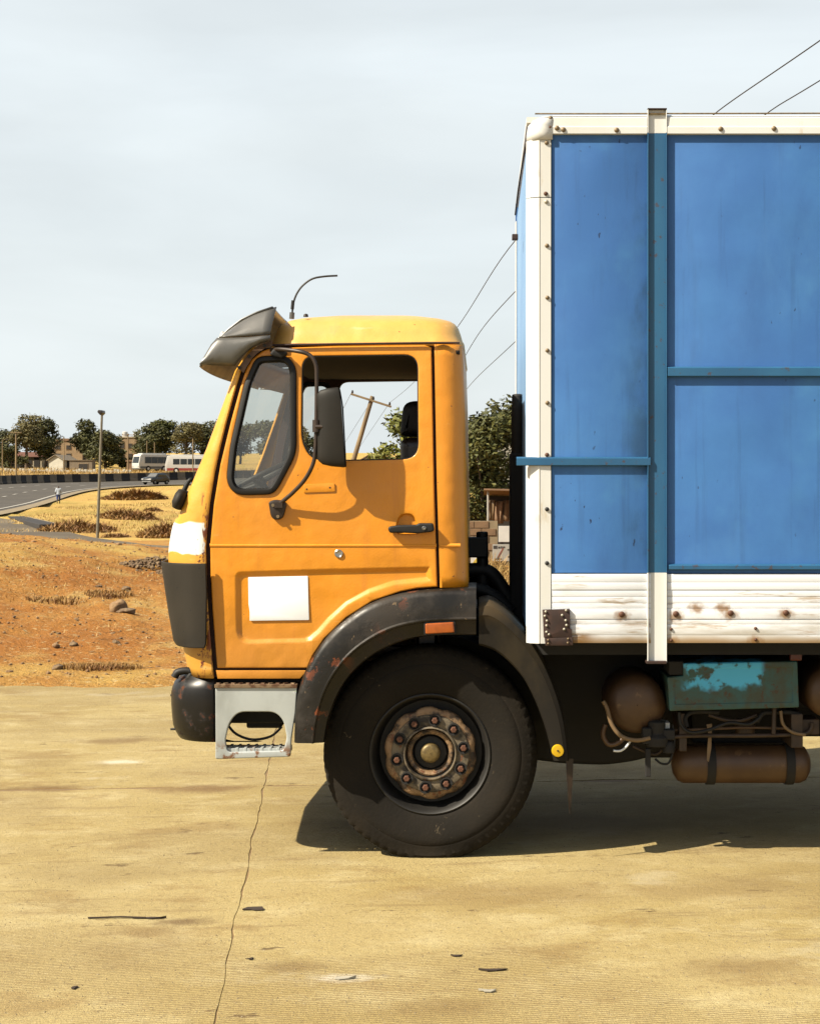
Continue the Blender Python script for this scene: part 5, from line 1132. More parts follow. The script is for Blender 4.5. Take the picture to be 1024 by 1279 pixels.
# stones and clods
t = MT('stone', (.42, .26, .12), .9); t.mix(t.noise(8, 5, .6), (.26, .14, .055)); t.hgt(t.noise(18, 5, .6)); M['stone'] = t.done(.5, .02)
t = MT('stone_dark', (.15, .085, .04), .9); t.mix(t.noise(9, 5, .6), (.30, .20, .10)); t.hgt(t.noise(18, 5, .6)); M['stone_dark'] = t.done(.5, .02)
def rockverts(rr, s, sub_=1):
    bm = bmesh.new(); bmesh.ops.create_icosphere(bm, subdivisions=sub_, radius=1.0); sx, sy, sz = s * rr.uniform(.7, 1.3), s * rr.uniform(.7, 1.3), s * rr.uniform(.45, .85); k = rr.uniform(0, 90)
    v = [Vector((p.co.x * sx, p.co.y * sy, p.co.z * sz)) * (1 + .35 * noise.noise(p.co * 1.3 + Vector((k, k, k)))) for p in bm.verts]; f = [[q.index for q in p.verts] for p in bm.faces]; bm.free(); return v, f
rr = random.Random(3); mb = MB(); mb2 = MB()
for k in range(2600):
    u = rr.uniform(-.33, .06); d = 16.2 * (62 / 16.2) ** rr.random(); X = u * d; Y = d - CD; s = rr.uniform(.006, .022) * (1 + d / 60)
    if k % 40 == 0: s *= 2.0
    v, f = rockverts(rr, s, 1); z = tz(X, Y); (mb if k % 3 else mb2).add([p + Vector((X, Y, z + s * .15)) for p in v], f)
tag(mb.build('gravel', M['stone'], None, 0, recalc=False), 'loose brown stones and clods over the dirt slope', 'gravel', kind='stuff'); tag(mb2.build('gravel', M['stone_dark'], None, 0, recalc=False), 'darker stones scattered over the dirt slope', 'gravel', kind='stuff')
def rock(px, d, s, lab, mat='stone', seed=0):
    r_ = random.Random(seed); mb = MB(); v, f = rockverts(r_, s, 3); mb.add(v, f); o = mb.build('rock', M[mat], None, 60); X, Y = dd(px, d); o.location = (X, Y, tz(X, Y) + s * .25); tag(o, lab, 'rock', 'rocks on the dirt slope')
rock(148, 22.2, .15, 'largest brown rock on the dirt slope, left of the truck bumper', 'stone', 1); rock(158, 21.9, .09, 'dark rock leaning on the largest rock on the dirt slope', 'stone_dark', 2)
rock(92, 18.6, .055, 'small dark rock low on the dirt slope', 'stone_dark', 3); rock(145, 18.8, .05, 'dark stone near the concrete edge, right of the small rock', 'stone_dark', 4)
rock(72, 16.8, .05, 'dark stone at the very edge of the concrete, left of the dry bush', 'stone_dark', 5); rock(158, 25, .06, 'dark rock high on the dirt slope below the rubble', 'stone_dark', 6); rock(70, 18.4, .045, 'small brown stone low on the left of the dirt slope', 'stone', 7)
# rubble heap beside the cab
X, Y = dd(197, 29); hp = MB(); rr = random.Random(12)
for k in range(420):
    a = rr.uniform(0, 6.28); q = rr.random() ** .7; x = math.cos(a) * q * .62; y = math.sin(a) * q * .9; s = rr.uniform(.015, .05); z = tz(X + x, Y + y) + .26 * (1 - q) ** 1.2 * rr.uniform(.5, 1.0); v, f = rockverts(rr, s, 1); hp.add([p + Vector((x, y, z - tz(X, Y))) for p in v], f)
o = hp.build('rubble_heap', M['stone_dark'], None, 0, recalc=False); o.location = (X, Y, tz(X, Y)); tag(o, 'heap of broken dark rubble beside the truck cab', 'rubble', kind='stuff')

# ================================================================== POLES AND WIRES
t = MT('pole_wood', (.34, .24, .12), .85); t.mix(t.noise(3, 5, .6, (1, 1, .1)), (.22, .15, .075)); M['pole_wood'] = t.done()
simple('pole_steel', (.30, .26, .18), .55, .3); simple('insulator', (.03, .02, .015), .4); simple('wire', (.03, .026, .02), .6)
# street lamp on the bank
X, Y = dd(121.5, 90); z0 = tz(X, Y); lp = keep(tag(empty('street_lamp', (X, Y, z0)), 'tall thin steel street lamp standing beside the service road', 'street lamp'))
tp = Vector((X + .25, Y, z0 + 6.62)); MB().tube([(X, Y, z0 - .2), (X + .12, Y, z0 + 3.2), tp], [.085, .075, .06], 12).build('pole', M['pole_steel'], lp, 60)
hd = MB().plate([(p[0], p[1]) for p in rpoly([(tp.x - .18, tp.z + .03, .05), (tp.x - .15, tp.z + .15, .06), (tp.x + .09, tp.z + .13, .05), (tp.x + .10, tp.z - .02, .03), (tp.x - .02, tp.z - .14, .03)], 4)], [], Y - .35, .7, .04); hd.build('lamp_head', M['insulator'], lp, 40)
def pole(name, label, px, d, h, arms=(), r=.11, lean=0.0, mat='pole_wood', thick_top=.8, grp='poles along the highway', armlen=.9, tilt=0.0, lampx=None, cat='utility pole'):
    X, Y = dd(px, d); z0 = tz(X, Y) - .1; root = keep(tag(empty(name, (X, Y, z0)), label, cat, grp)); top = Vector((X + lean * h, Y, z0 + h))
    MB().tube([(X, Y, z0), Vector((X, Y, z0)).lerp(top, .5), top], [r, r * .92, r * thick_top], 10).build('pole', M[mat], root, 60)
    pts = []
    for az_ in arms:
        c = Vector((X, Y, z0)).lerp(top, az_ / h); c.y -= r; L = armlen; a, b = c + Vector((-L, 0, L * tilt)), c + Vector((L, 0, -L * tilt))
        ar = MB().bar(a, b, .09, .10).build('crossarm', M[mat], root, 0, bevel=.01)
        for q in (a.lerp(b, .04), a.lerp(b, .56), a.lerp(b, .96)):
            i_ = MB().lathe([(0, .02), (.03, .05), (.07, .055), (.09, .035), (.12, .045), (.15, .02)], q + Vector((0, 0, .05)), 10, 'Z', cap1=True).build('insulator', M['insulator'], root, 50); pts.append(q + Vector((0, 0, .17)))
    if lampx is not None:
        MB().bar(top, top + Vector((lampx, 0, .12)), .06, .06).build('bracket', M[mat], root, 0); MB().box(-.25, .25, -.1, .1, -.06, .06, None, top + Vector((lampx, 0, .1))).build('lamp_head', M['insulator'], root, 0, bevel=.03)
    return pts
pole('utility_pole', 'thin pole at the far left edge beyond the highway', 3, 262, 5.6, (), .09, lampx=.7)
pole('utility_pole', 'pale utility pole with a crossarm in front of the tall olive tree', 20, 236, 7.0, (6.85,), .13, armlen=.8)
pole('utility_pole', 'slender lamp pole behind the white gabled house', 80, 268, 6.0, (), .08, lampx=-.4)
pole('utility_pole', 'utility pole with a wide crossarm left of the buses', 160, 258, 6.6, (6.4,), .11, armlen=.95)
pole('utility_pole', 'short bare pole behind the left bus, left one', 183.5, 305, 5.0, (), .10)
pole('utility_pole', 'short bare pole behind the left bus, right one', 193, 308, 4.6, (), .10)
pole('utility_pole', 'pole standing in front of the right bus', 241, 252, 5.9, (), .10, lampx=-.35)
lp_ = pole('leaning_pole', 'leaning wooden utility pole seen through the cab window', 410, 80, 7.05, (6.85,), .13, .295, armlen=.95, tilt=.32, grp='poles behind the truck')
p2_ = pole('utility_pole', 'wooden utility pole hidden behind the cab rear pillar', 549, 85, 5.9, (5.7,), .13, 0, armlen=.3, grp='poles behind the truck')
p3_ = pole('utility_pole', 'wooden utility pole hidden behind the cargo box', 850, 20, 6.0, (5.75,), .12, 0, armlen=.65, grp='poles behind the truck')
def W3(x, y, d): return P(x, y, d - CD)
def wire(label, pts, r=.011):
    o = MB().tube(smoothpath(pts, 10), r, 5).build('power_line', M['wire'], None, 60); tag(o, label, 'power line', 'overhead wires')
wire('overhead wire rising from the leaning pole behind the cab, topmost in the gap', [lp_[2], W3(517, 477, 62), W3(570, 410, 38), W3(645, 298, 26), p3_[0]], .0075)
wire('overhead wire between cab and box, middle one', [p2_[0], W3(578, 450, 48), W3(645, 362, 31), p3_[1]], .0085)
wire('overhead wire between cab and box, lowest one', [p2_[2], W3(582, 487, 64), W3(645, 425, 42), p3_[2]], .0095)
wire('overhead wire above the cargo box, upper one', [p3_[1], W3(897, 138, 18.8), W3(1024, 50, 15.8), W3(1350, -180, 11.5)], .0065)
wire('overhead wire above the cargo box, lower one at the right edge', [p3_[2], W3(962, 138, 18.9), W3(1024, 100, 17.4), W3(1350, -100, 12.6)], .0065)
wire('drooping wire left of the leaning pole, from its left insulator', [lp_[0], W3(405, 556, 150)], .010)
wire('drooping wire behind the leaning pole, from its middle insulator', [lp_[1], W3(425, 562, 150)], .010)
wire('drooping wire right of the leaning pole, from its right insulator', [lp_[2], W3(448, 560, 150)], .010)

# ================================================================== HOUSES
simple('wall_cream', (.62, .52, .36), .85, var=.2, scale=1.5); simple('wall_white', (.70, .66, .54), .85, var=.15, scale=1.5); simple('wall_tan', (.42, .29, .16), .9, var=.2, scale=1); simple('roof_red', (.20, .075, .04), .8); simple('roof_rust', (.30, .17, .085), .75, var=.35, scale=1.2); simple('roof_zinc', (.42, .34, .24), .6, .2); simple('opening_dark', (.03, .022, .015), .8); simple('tank_white', (.75, .73, .68), .5)
def house(name, label, px, d, w_, dep, h, roof_h, wm, rm, wins=(), doorx=None, flat=False, rz=0.0, gable_x=True, zoff=0):
    X, Y = dd(px, d); z0 = tz(X, Y) - .25 + zoff; root = tag(empty(name, (X, Y, z0), rz), label, 'house', 'houses beyond the highway'); mb = MB(); h += .25
    def pt(o): o.parent = root; return o
    if flat:
        mb.box(-w_ / 2, w_ / 2, 0, dep, 0, h); pt(mb.build('wall', M[wm], None, 0)); pt(MB().box(-w_ / 2 - .15, w_ / 2 + .15, -.15, dep + .15, h, h + roof_h).build('roof', M[rm], None, 0, bevel=.02))
    else:
        e = .35
        if gable_x:   # gable end faces the viewer
            mb.add([(-w_ / 2, 0, 0), (w_ / 2, 0, 0), (w_ / 2, 0, h), (0, 0, h + roof_h), (-w_ / 2, 0, h), (-w_ / 2, dep, 0), (w_ / 2, dep, 0), (w_ / 2, dep, h), (0, dep, h + roof_h), (-w_ / 2, dep, h)], [(0, 1, 2, 3, 4), (9, 8, 7, 6, 5), (0, 4, 9, 5), (1, 6, 7, 2), (4, 3, 8, 9), (3, 2, 7, 8)]); pt(mb.build('wall', M[wm], None, 0))
            sl_ = roof_h / (w_ / 2)
            for s in (-1, 1): pt(MB().add([(0, -e, h + roof_h + .06), (s * (w_ / 2 + e), -e, h - e * sl_ + .06), (s * (w_ / 2 + e), dep + e, h - e * sl_ + .06), (0, dep + e, h + roof_h + .06)], [(0, 1, 2, 3)]).build('roof', M[rm], None, 0, solid=.08))
        else:
            mb.add([(-w_ / 2, 0, 0), (-w_ / 2, dep, 0), (-w_ / 2, dep, h), (-w_ / 2, dep / 2, h + roof_h), (-w_ / 2, 0, h), (w_ / 2, 0, 0), (w_ / 2, dep, 0), (w_ / 2, dep, h), (w_ / 2, dep / 2, h + roof_h), (w_ / 2, 0, h)], [(0, 1, 2, 3, 4), (9, 8, 7, 6, 5), (0, 4, 9, 5), (1, 6, 7, 2), (4, 3, 8, 9), (3, 2, 7, 8)]); pt(mb.build('wall', M[wm], None, 0)); sl_ = roof_h / (dep / 2)
            for s in (-1, 1): y0 = dep / 2 + s * (dep / 2 + e); pt(MB().add([(-w_ / 2 - e, dep / 2, h + roof_h + .06), (w_ / 2 + e, dep / 2, h + roof_h + .06), (w_ / 2 + e, y0, h - e * sl_ + .06), (-w_ / 2 - e, y0, h - e * sl_ + .06)], [(0, 1, 2, 3)]).build('roof', M[rm], None, 0, solid=.08))
    for (x, z, ww, wh) in wins:
        f = pt(MB().box(x - ww / 2 - .08, x + ww / 2 + .08, -.06, .02, z - .08, z + wh + .08).build('window', M['wall_tan'], None, 0)); g = MB().box(x - ww / 2, x + ww / 2, -.09, -.05, z, z + wh).build('pane', M['opening_dark'], None, 0); g.parent = f
    if doorx is not None: pt(MB().box(doorx - .5, doorx + .5, -.07, .02, .2, 2.3).build('door', M['opening_dark'], None, 0))
    return root
house('cream_house', 'cream house with a red roof behind the tall olive tree', 30, 306, 6.4, 5, 2.0, .8, 'wall_cream', 'roof_red', ((-1.5, .9, .8, .8), (1.0, .9, .8, .8)), 2.3, gable_x=False)
house('pale_house', 'low pale house at the left edge beyond the highway', 8, 303, 4.2, 4, 1.8, .3, 'wall_white', 'roof_red', ((-.9, .8, .7, .7),), .8, flat=True)
house('white_house', 'small white gabled house with a dark open porch beyond the highway', 70, 290, 2.6, 4.5, 1.75, .75, 'wall_white', 'roof_zinc', (), None, rz=R(-14))
h_ = house('open_shed', 'zinc-roofed open shed attached to the white gabled house', 83, 291, 2.0, 3, 1.55, .12, 'opening_dark', 'roof_zinc', flat=True)
house('ruined_block', 'grey unfinished block wall with a dark opening beyond the highway', 101, 286, 3.8, 2.5, 1.7, .1, 'barrier_pale', 'barrier_pale', ((.4, .4, 1.5, 1.0),), None, flat=True)
house('tan_building', 'tan building with a rusty roof between the two tree groups', 82, 330, 6.5, 6, 4.6, .5, 'wall_tan', 'roof_rust', ((-1.5, 1.4, .9, 1.0), (.6, 1.4, .9, 1.0), (-1.5, 3.2, .9, .8), (.6, 3.2, .9, .8)), None, flat=True)
tb = house('tan_block', 'tan two-storey flat-roofed building left of the buses', 161, 335, 5.2, 6, 5.2, .25, 'wall_tan', 'wall_cream', ((-1.3, 3.4, .8, .9), (.2, 3.4, .8, .9), (1.6, 3.4, .8, .9), (-1.3, 1.2, .8, .9), (1.6, 1.2, .8, .9)), .2, flat=True)
for dx in (-1.3, .9):
    o = MB().lathe([(0, .55), (.9, .55), (1.0, .45), (1.05, .2)], (dx, 2.5, 5.72), 16, 'Z', cap1=True).build('water_tank', M['tank_white'], None, 40); o.parent = tb
house('tan_house', 'small tan house right of the flat-roofed building, behind the left bus', 177, 333, 1.8, 4, 4.3, .4, 'wall_tan', 'roof_rust', ((0, 2.6, .7, .8),), None, flat=True)
house('roadside_kiosk', 'rusty roadside kiosk at the left bus front', 167, 288, 2.4, 2, 1.5, .3, 'roof_rust', 'roof_rust', (), .3, flat=True)
house('white_house', 'white gabled house seen through the cab window behind the leaning pole', 462, 165, 4.6, 6, 3.0, 1.3, 'wall_white', 'roof_rust', ((-1.0, 1.4, .8, .9), (1.0, 1.4, .8, .9)), None)
house('tan_house', 'long tan house seen through the cab window below the leaning pole', 440, 150, 9, 5, 2.4, .3, 'wall_cream', 'roof_zinc', ((-2.5, 1.2, .8, .8),), None, flat=True)
house('brown_house', 'brown hip-roofed house right of the leaning pole', 482, 128, 3.2, 4, 2.7, .8, 'roof_rust', 'roof_red', (), None, gable_x=False)
# low whitewashed wall on the far verge
wl_ = keep(tag(empty('boundary_wall', dd(80, 281) + (tz(*dd(80, 281)),)), 'low whitewashed stone wall along the far verge', 'wall'))
r_ = random.Random(4)
for k in range(46):
    px = -4 + k * 3.7; X, Y = dd(px, 281 - k * .15)
    if r_.random() < .15: continue
    MB().box(-.21, .21, -.15, .15, -.1, r_.uniform(.32, .62), None, (X, Y, tz(X, Y))).build('stone_block', M['wall_white'], wl_, 0, bevel=.05)

# ================================================================== BUSES AND CAR
simple('bus_white', (.80, .78, .72), .35, var=.06); simple('bus_red', (.42, .05, .03), .4); simple('bus_grey', (.16, .16, .15), .4); simple('car_dark', (.035, .036, .036), .25, .2); simple('car_silver', (.30, .30, .28), .3, .3)
def bus(label, px, d, rz, L, lower, sidecol, stripe, seed):
    X, Y = dd(px, d); z0 = tz(X, Y, False) + .02; root = tag(empty('bus', (X, Y, z0), rz), label, 'bus', 'buses on the far carriageway'); H, Wd = 2.85, 2.35
    def pt(o): o.parent = root; return o
    prof = rpoly([(-L / 2, .35, .12), (-L / 2 - .05, 1.3, .1), (-L / 2 + .28, H - .1, .22), (-L / 2 + .6, H, .2), (L / 2 - .15, H - .05, .25), (L / 2, 1.2, .1), (L / 2, .35, .1)], 5)
    body = pt(MB().plate(prof, [], -Wd / 2, Wd, .07, nb=3).build('body', M['bus_white'], None, 40))
    if sidecol: pt(MB().box(-L / 2 + 1.05, L / 2 - .1, -Wd / 2 - .012, Wd / 2 + .012, 1.32, 2.42).build('side_band', M[sidecol], None, 0, bevel=.004))
    pt(MB().box(-L / 2 + .25, L / 2 - .1, -Wd / 2 - .014, Wd / 2 + .014, .45, .85).build('skirt', M[stripe], None, 0, bevel=.004))
    n = int((L - 1.6) / 1.15)
    for k in range(n):
        x = -L / 2 + 1.2 + k * 1.15; pt(MB().box(x, x + 1.05, -Wd / 2 - .016, Wd / 2 + .016, 1.42, 2.32).build('side_window', M['far_glass'], None, 0, bevel=.02))
    pt(MB().add([(-L / 2 - .045, -1.05, 1.38), (-L / 2 - .045, 1.05, 1.38), (-L / 2 + .205, 1.0, 2.45), (-L / 2 + .205, -1.0, 2.45)], [(0, 1, 2, 3)]).build('windscreen', M['far_glass'], None, 0, solid=.02))
    for s in (-1, 1): pt(MB().box(-L / 2 - .085, -L / 2 - .02, s * .85 - .18, s * .85 + .18, .72, .98).build('headlight', M['lamp_clear'], None, 0, bevel=.03))
    pt(MB().box(-L / 2 - .09, -L / 2 + .1, -1.1, 1.1, .36, .58).build('bumper', M[lower], None, 0, bevel=.03)); pt(MB().box(-L / 2 + .8, L / 2 - 1.2, -.8, .8, H - .02, H + .16).build('roof_unit', M['bus_white'], None, 0, bevel=.05))
    for x in (-L / 2 + 1.7, L / 2 - 1.8):
        for s in (-1, 1):
            w_ = pt(MB().lathe([(-.14, .2), (-.15, .42), (-.1, .47), (.1, .47), (.15, .42), (.14, .2)], (x, s * (Wd / 2 - .1), .47), 20, 'Y', cap0=True, cap1=True).build('wheel', M['tyre_rubber'], None, 40)); q = MB().lathe([(-.02, .2), (.0, .21), (.02, .2)], (x, s * (Wd / 2 + .055), .47), 16, 'Y', cap0=True, cap1=True).build('rim', M['bus_white'], None, 40); q.parent = w_
    return root
bus('white bus with a long dark window band, left of the two buses', 191, 282, R(40), 6.4, 'bus_grey', 'bus_grey', 'bus_grey', 1)
bus('white and red bus, right of the two buses, partly behind the cab', 237, 272, R(6), 7.5, 'bus_red', None, 'bus_red', 2)
X, Y = dd(194.5, 208); z0 = tz(X, Y, False) + .13; car = tag(empty('car', (X, Y, z0), R(62)), 'dark grey hatchback driving on the highway below the buses', 'car')
def pt(o): o.parent = car; return o
cp = rpoly([(-1.75, .28, .1), (-1.8, .62, .12), (-1.65, .82, .15), (-.85, .92, .1), (-.25, 1.38, .18), (.85, 1.42, .2), (1.55, .98, .15), (1.75, .85, .12), (1.75, .3, .1)], 5)
pt(MB().plate(cp, [], -.80, 1.6, .12, nb=3).build('body', M['car_dark'], None, 45)); pt(MB().plate(rpoly([(-.70, .95, .03), (-.2, 1.30, .06), (.8, 1.33, .08), (1.25, 1.0, .05)], 4), [], -.815, 1.63, .01).build('side_glass', M['far_glass'], None, 30))
pt(MB().add([(-.84, -.62, .97), (-.84, .62, .97), (-.30, .56, 1.37), (-.30, -.56, 1.37)], [(0, 1, 2, 3)]).build('windscreen', M['car_silver'], None, 0, solid=.02)); pt(MB().box(-1.72, -.9, -.66, .66, .86, .90, Matrix.Rotation(R(-5), 3, 'Y')).build('bonnet', M['car_silver'], None, 0, bevel=.01))
for s in (-1, 1):
    pt(MB().box(-1.83, -1.70, s * .58 - .16, s * .58 + .16, .58, .74).build('headlight', M['lamp_clear'], None, 0, bevel=.02)); pt(MB().box(1.70, 1.78, s * .62 - .1, s * .62 + .1, .66, .9).build('tail_lamp', M['lamp_red'], None, 0, bevel=.02))
    for x in (-1.1, 1.15): w_ = pt(MB().lathe([(-.1, .12), (-.1, .27), (-.07, .30), (.07, .30), (.1, .27), (.1, .12)], (x, s * .72, .30), 18, 'Y', cap0=True, cap1=True).build('wheel', M['tyre_rubber'], None, 40)); q = MB().lathe([(-.01, .16), (.01, .16)], (x, s * .825, .30), 14, 'Y', cap0=True, cap1=True).build('rim', M['car_silver'], None, 40); q.parent = w_
pt(MB().box(-1.84, -1.74, -.7, .7, .30, .45).build('bumper', M['car_silver'], None, 0, bevel=.03))

# ================================================================== PERSON walking away along the road edge
simple('skin_dark', (.075, .038, .022), .55); simple('shirt_white', (.66, .72, .80), .8, var=.12, scale=9); simple('shorts_blue', (.05, .09, .30), .8); simple('shoe_pale', (.55, .5, .45), .7)
def skinned(name, joints, edges_, mat, levels=2, root=0):
    me = bpy.data.meshes.new(name); me.from_pydata([j[:3] for j in joints], edges_, []); o = bpy.data.objects.new(name, me); C.objects.link(o)
    sk = o.modifiers.new('skin', 'SKIN'); sk.use_smooth_shade = True
    for v, j in zip(me.skin_vertices[0].data, joints): v.radius = (j[3], j[4] if len(j) > 4 else j[3]); v.use_root = False
    me.skin_vertices[0].data[root].use_root = True
    sb = o.modifiers.new('sub', 'SUBSURF'); sb.levels = levels; sb.render_levels = levels
    dg = bpy.context.evaluated_depsgraph_get(); m2 = bpy.data.meshes.new_from_object(o.evaluated_get(dg)); o.modifiers.clear(); o.data = m2; m2.materials.clear(); m2.materials.append(M[mat]); m2.polygons.foreach_set('use_smooth', [True] * len(m2.polygons)); return o
J = [(0, 0, .92, .135, .10), (0, 0, 1.10, .125, .09), (0, -.01, 1.32, .16, .10), (0, -.01, 1.46, .06, .055), (0, .015, 1.56, .075, .09), (0, .02, 1.68, .065, .075),
     (.17, -.01, 1.40, .055), (.24, .03, 1.14, .042), (.23, .14, .92, .034), (.22, .18, .84, .035), (-.17, -.01, 1.40, .055), (-.24, -.04, 1.14, .042), (-.24, -.02, .90, .034), (-.23, .0, .82, .035),
     (.09, .0, .86, .085), (.10, .08, .50, .06), (.10, -.02, .10, .042), (.10, .12, .04, .035), (-.09, .0, .86, .085), (-.10, -.03, .50, .06), (-.10, -.22, .14, .042), (-.10, -.12, .04, .035)]
E = [(0, 1), (1, 2), (2, 3), (3, 4), (4, 5), (2, 6), (6, 7), (7, 8), (8, 9), (2, 10), (10, 11), (11, 12), (12, 13), (0, 14), (14, 15), (15, 16), (16, 17), (0, 18), (18, 19), (19, 20), (20, 21)]
X, Y = dd(73, 157); pr = tag(skinned('person', J, E, 'skin_dark'), 'person in a loose pale shirt and blue shorts walking along the road edge', 'person'); pr.location = (X, Y, tz(X, Y) - .01); pr.rotation_euler = (0, 0, R(12))
sh_ = skinned('shirt', [(0, 0, .80, .20, .15), (0, 0, .95, .19, .14), (0, 0, 1.15, .18, .13), (0, -.01, 1.34, .19, .125), (0, -.01, 1.43, .10, .085), (.18, -.01, 1.39, .085), (.245, .02, 1.16, .075), (.245, .06, 1.04, .07), (-.18, -.01, 1.39, .085), (-.245, -.03, 1.16, .075), (-.25, -.03, 1.04, .07)], [(0, 1), (1, 2), (2, 3), (3, 4), (3, 5), (5, 6), (6, 7), (3, 8), (8, 9), (9, 10)], 'shirt_white'); sh_.parent = pr
so_ = skinned('trousers', [(0, 0, .88, .165, .125), (.095, .01, .78, .11), (.105, .07, .52, .09), (.105, .03, .36, .085), (-.095, -.01, .78, .11), (-.105, -.03, .52, .09), (-.105, -.09, .36, .085)], [(0, 1), (1, 2), (2, 3), (0, 4), (4, 5), (5, 6)], 'shorts_blue'); so_.parent = pr

# ================================================================== STALLS BEHIND THE TRUCK, seen in the gap
simple('board_white', (.80, .78, .72), .6, var=.08); simple('board_grey', (.50, .48, .42), .6, var=.2); simple('sign_yellow', (.75, .55, .04), .5); simple('print_dark', (.05, .04, .035), .7); simple('print_red', (.35, .07, .04), .7); simple('mud_wall', (.30, .18, .09), .9, var=.3, scale=3)
X, Y = dd(616, 41); z0 = tz(X, Y); st_ = keep(tag(empty('market_stall', (X, Y, z0)), 'rusty sheet-roofed stall with thin posts behind the truck', 'stall'))
zr = W3(0, 611, 41).z
for px in (609.5, 648, 690):
    q = W3(px, 0, 41); MB().tube([(q.x, Y, z0 - .1), (q.x, Y, zr)], .028, 8).build('post', M['board_grey'], st_, 50)
a = W3(604, 0, 41).x; b = W3(700, 0, 41).x
rf = MB().add([(a, Y - .3, zr + .02), (b, Y - .3, zr - .02), (b, Y + 1.6, zr - .16), (a, Y + 1.6, zr - .12)], [(0, 1, 2, 3)]).build('roof', M['roof_rust'], st_, 0, solid=.04)
MB().box(a + .1, b, Y + 1.5, Y + 1.56, z0, zr - .18).build('back_wall', M['opening_dark'], st_, 0)
for k, (px, py, w_, h_, m_) in enumerate(((613, 637, .20, .50, 'hose_tan'), (622, 640, .24, .55, 'roof_rust'), (634, 638, .22, .52, 'mud_wall'), (642, 640, .2, .5, 'hose_tan'))):
    q = W3(px, py, 42.1); o = MB().loft([[Vector((q.x + w_ * (u - .5) + .02 * math.sin(9 * u + v * 4), q.y + .03 * math.sin(14 * u), q.z + h_ * (.5 - v))) for u in np.linspace(0, 1, 9)] for v in np.linspace(0, 1, 5)]).build('hanging_cloth', M[m_], None, 60, solid=.01); tag(o, ['tan cloth hanging in the stall, leftmost', 'rusty brown cloth hanging in the stall', 'dark brown cloth hanging in the stall', 'tan cloth hanging in the stall, beside the box'][k], 'cloth', 'cloths hanging in the stall')
# brick wall
bw_ = keep(tag(empty('brick_wall', W3(600, 690, 39)), 'low brown brick wall behind the truck below the stall', 'wall')); bm0 = None
x0, x1 = W3(575, 0, 39).x, W3(622, 0, 39).x; zt_, zb_ = W3(0, 650, 39).z, tz(*dd(600, 39)) - .1; nr = int((zt_ - zb_) / .17)
MB().box(x0, x1 - .012, 39 - CD + .02, 39 - CD + .18, zb_, zt_ - .015).build('mortar', M['kerb_concrete'], bw_, 0)
for r__ in range(nr):
    for k in range(int((x1 - x0) / .33) + 1):
        xx = x0 + k * .33 + (.165 if r__ % 2 else 0); 
        if xx + .3 > x1: continue
        if bm0 is None: bm0 = MB().box(0, .315, 0, .2, 0, .155).build('brick', M['mud_wall'], bw_, 0, bevel=.008); o = bm0
        else: o = bm0.copy(); C.objects.link(o)
        o.location = (xx, 39 - CD, zb_ + r__ * .17)
def board(name, label, px0, py0, px1, py1, d, mat):
    a, b = W3(px0, py0, d), W3(px1, py1, d); X, Y = a.x, a.y; root = keep(tag(empty(name, ((a.x + b.x) / 2, Y, tz((a.x + b.x) / 2, Y))), label, 'sign', 'boards behind the truck'))
    MB().box(min(a.x, b.x), max(a.x, b.x), Y, Y + .03, min(a.z, b.z), max(a.z, b.z)).build('panel', M[mat], root, 0, bevel=.004)
    for x in (a.x + .08, b.x - .08): MB().box(x - .025, x + .025, Y + .03, Y + .08, tz(x, Y) - .1, min(a.z, b.z) + .1).build('leg', M['arm_brown'], root, 0)
    return root, a, b
board('blank_board', 'blank bright white board behind the truck, upper of two', 622.5, 657, 652, 677, 37, 'board_white')
rt_, a, b = board('notice_board', 'pale board with faded writing behind the truck, lower of two', 615, 680, 652, 701, 35, 'board_grey')
Yb = a.y - .004
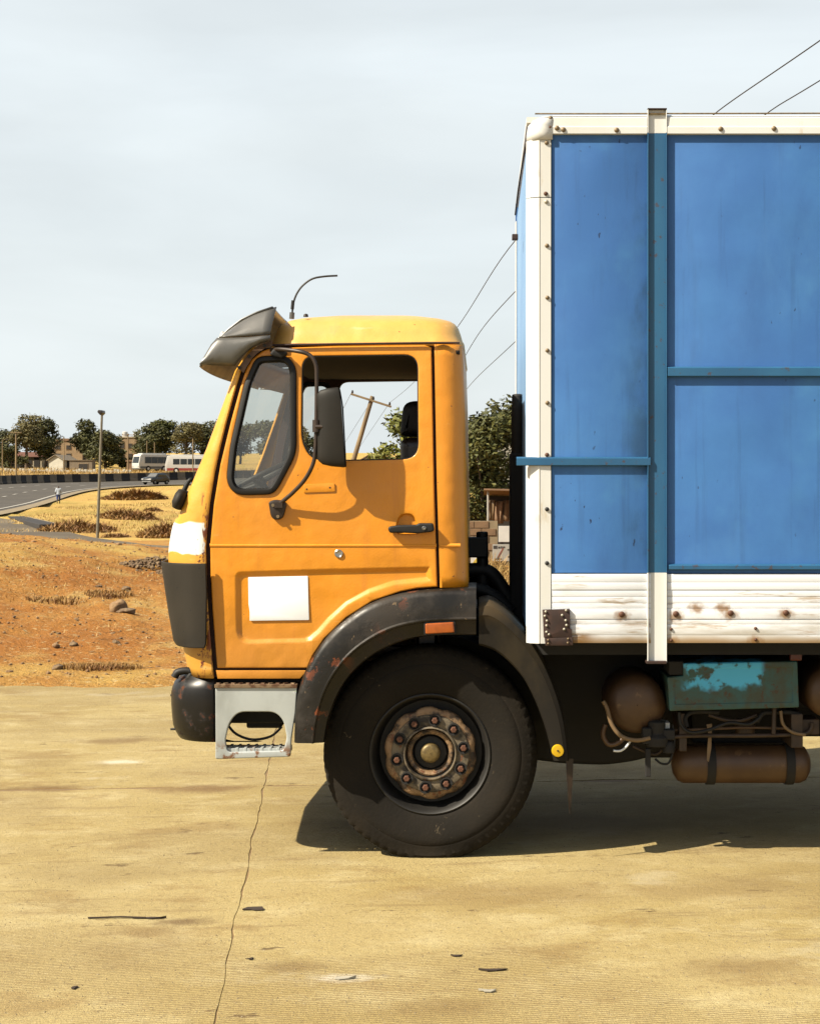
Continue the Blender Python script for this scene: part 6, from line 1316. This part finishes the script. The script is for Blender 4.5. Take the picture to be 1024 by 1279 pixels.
def ink(u0, v0, u1, v1, m_='print_dark'):
    x0_, x1_ = a.x + (b.x - a.x) * u0, a.x + (b.x - a.x) * u1; z0_, z1_ = a.z + (b.z - a.z) * v0, a.z + (b.z - a.z) * v1
    MB().box(min(x0_, x1_), max(x0_, x1_), Yb, Yb + .005, min(z0_, z1_), max(z0_, z1_)).build('print_mark', M[m_], rt_, 0)
ink(.03, .08, .16, .26); ink(.19, .13, .26, .24); ink(.28, .11, .33, .24); ink(.35, .12, .42, .22); ink(.50, .28, .64, .36); ink(.66, .26, .74, .33); ink(.52, .70, .60, .78); ink(.66, .62, .70, .80); ink(.05, .84, .32, .90)
MB().bar(Vector((a.x + (b.x - a.x) * .17, Yb, a.z + (b.z - a.z) * .80)), Vector((a.x + (b.x - a.x) * .36, Yb, a.z + (b.z - a.z) * .22)), .006, .02).build('print_mark', M['print_red'], rt_, 0)
r2, a, b = board('painted_sign', 'yellow and white sign behind the cab hoses', 588, 692, 599, 706, 36, 'board_white')
MB().add([(a.x, a.y - .004, b.z), (b.x, a.y - .004, b.z), (b.x, a.y - .004, a.z)], [(0, 1, 2)]).build('yellow_corner', M['sign_yellow'], r2, 0, solid=.003)
# pale tank on a stand right of the tree
q = W3(640, 545, 48); tk2 = keep(tag(empty('water_tank', (q.x, q.y, tz(q.x, q.y))), 'dark water tank on a white stand among the trees', 'tank'))
MB().lathe([(-.22, .20), (.18, .20), (.24, .14), (.27, .05)], q, 16, 'Z', cap0=True, cap1=True).build('tank', M['opening_dark'], tk2, 40); MB().box(q.x - .45, q.x + .35, q.y - .3, q.y + .3, tz(q.x, q.y), q.z - .2).build('stand', M['wall_white'], tk2, 0)
# culvert head wall; a dark-coloured block stands in for the shaded drain
X, Y = dd(45, 112); cv = tag(empty('culvert', (X, Y, tz(X, Y)), math.atan2(-25, 9)), 'low culvert wall with painted-dark drain shade at the bend of the service road', 'culvert')
for nm, bx_, m_ in (('head_wall', (-12, 12, .25, .6, -.6, .12), 'kerb_concrete'), ('channel', (-12, 12, -.9, .24, -.8, .16), 'opening_dark')): o = MB().box(*bx_).build(nm, M[m_], None, 0, bevel=.03); o.parent = cv
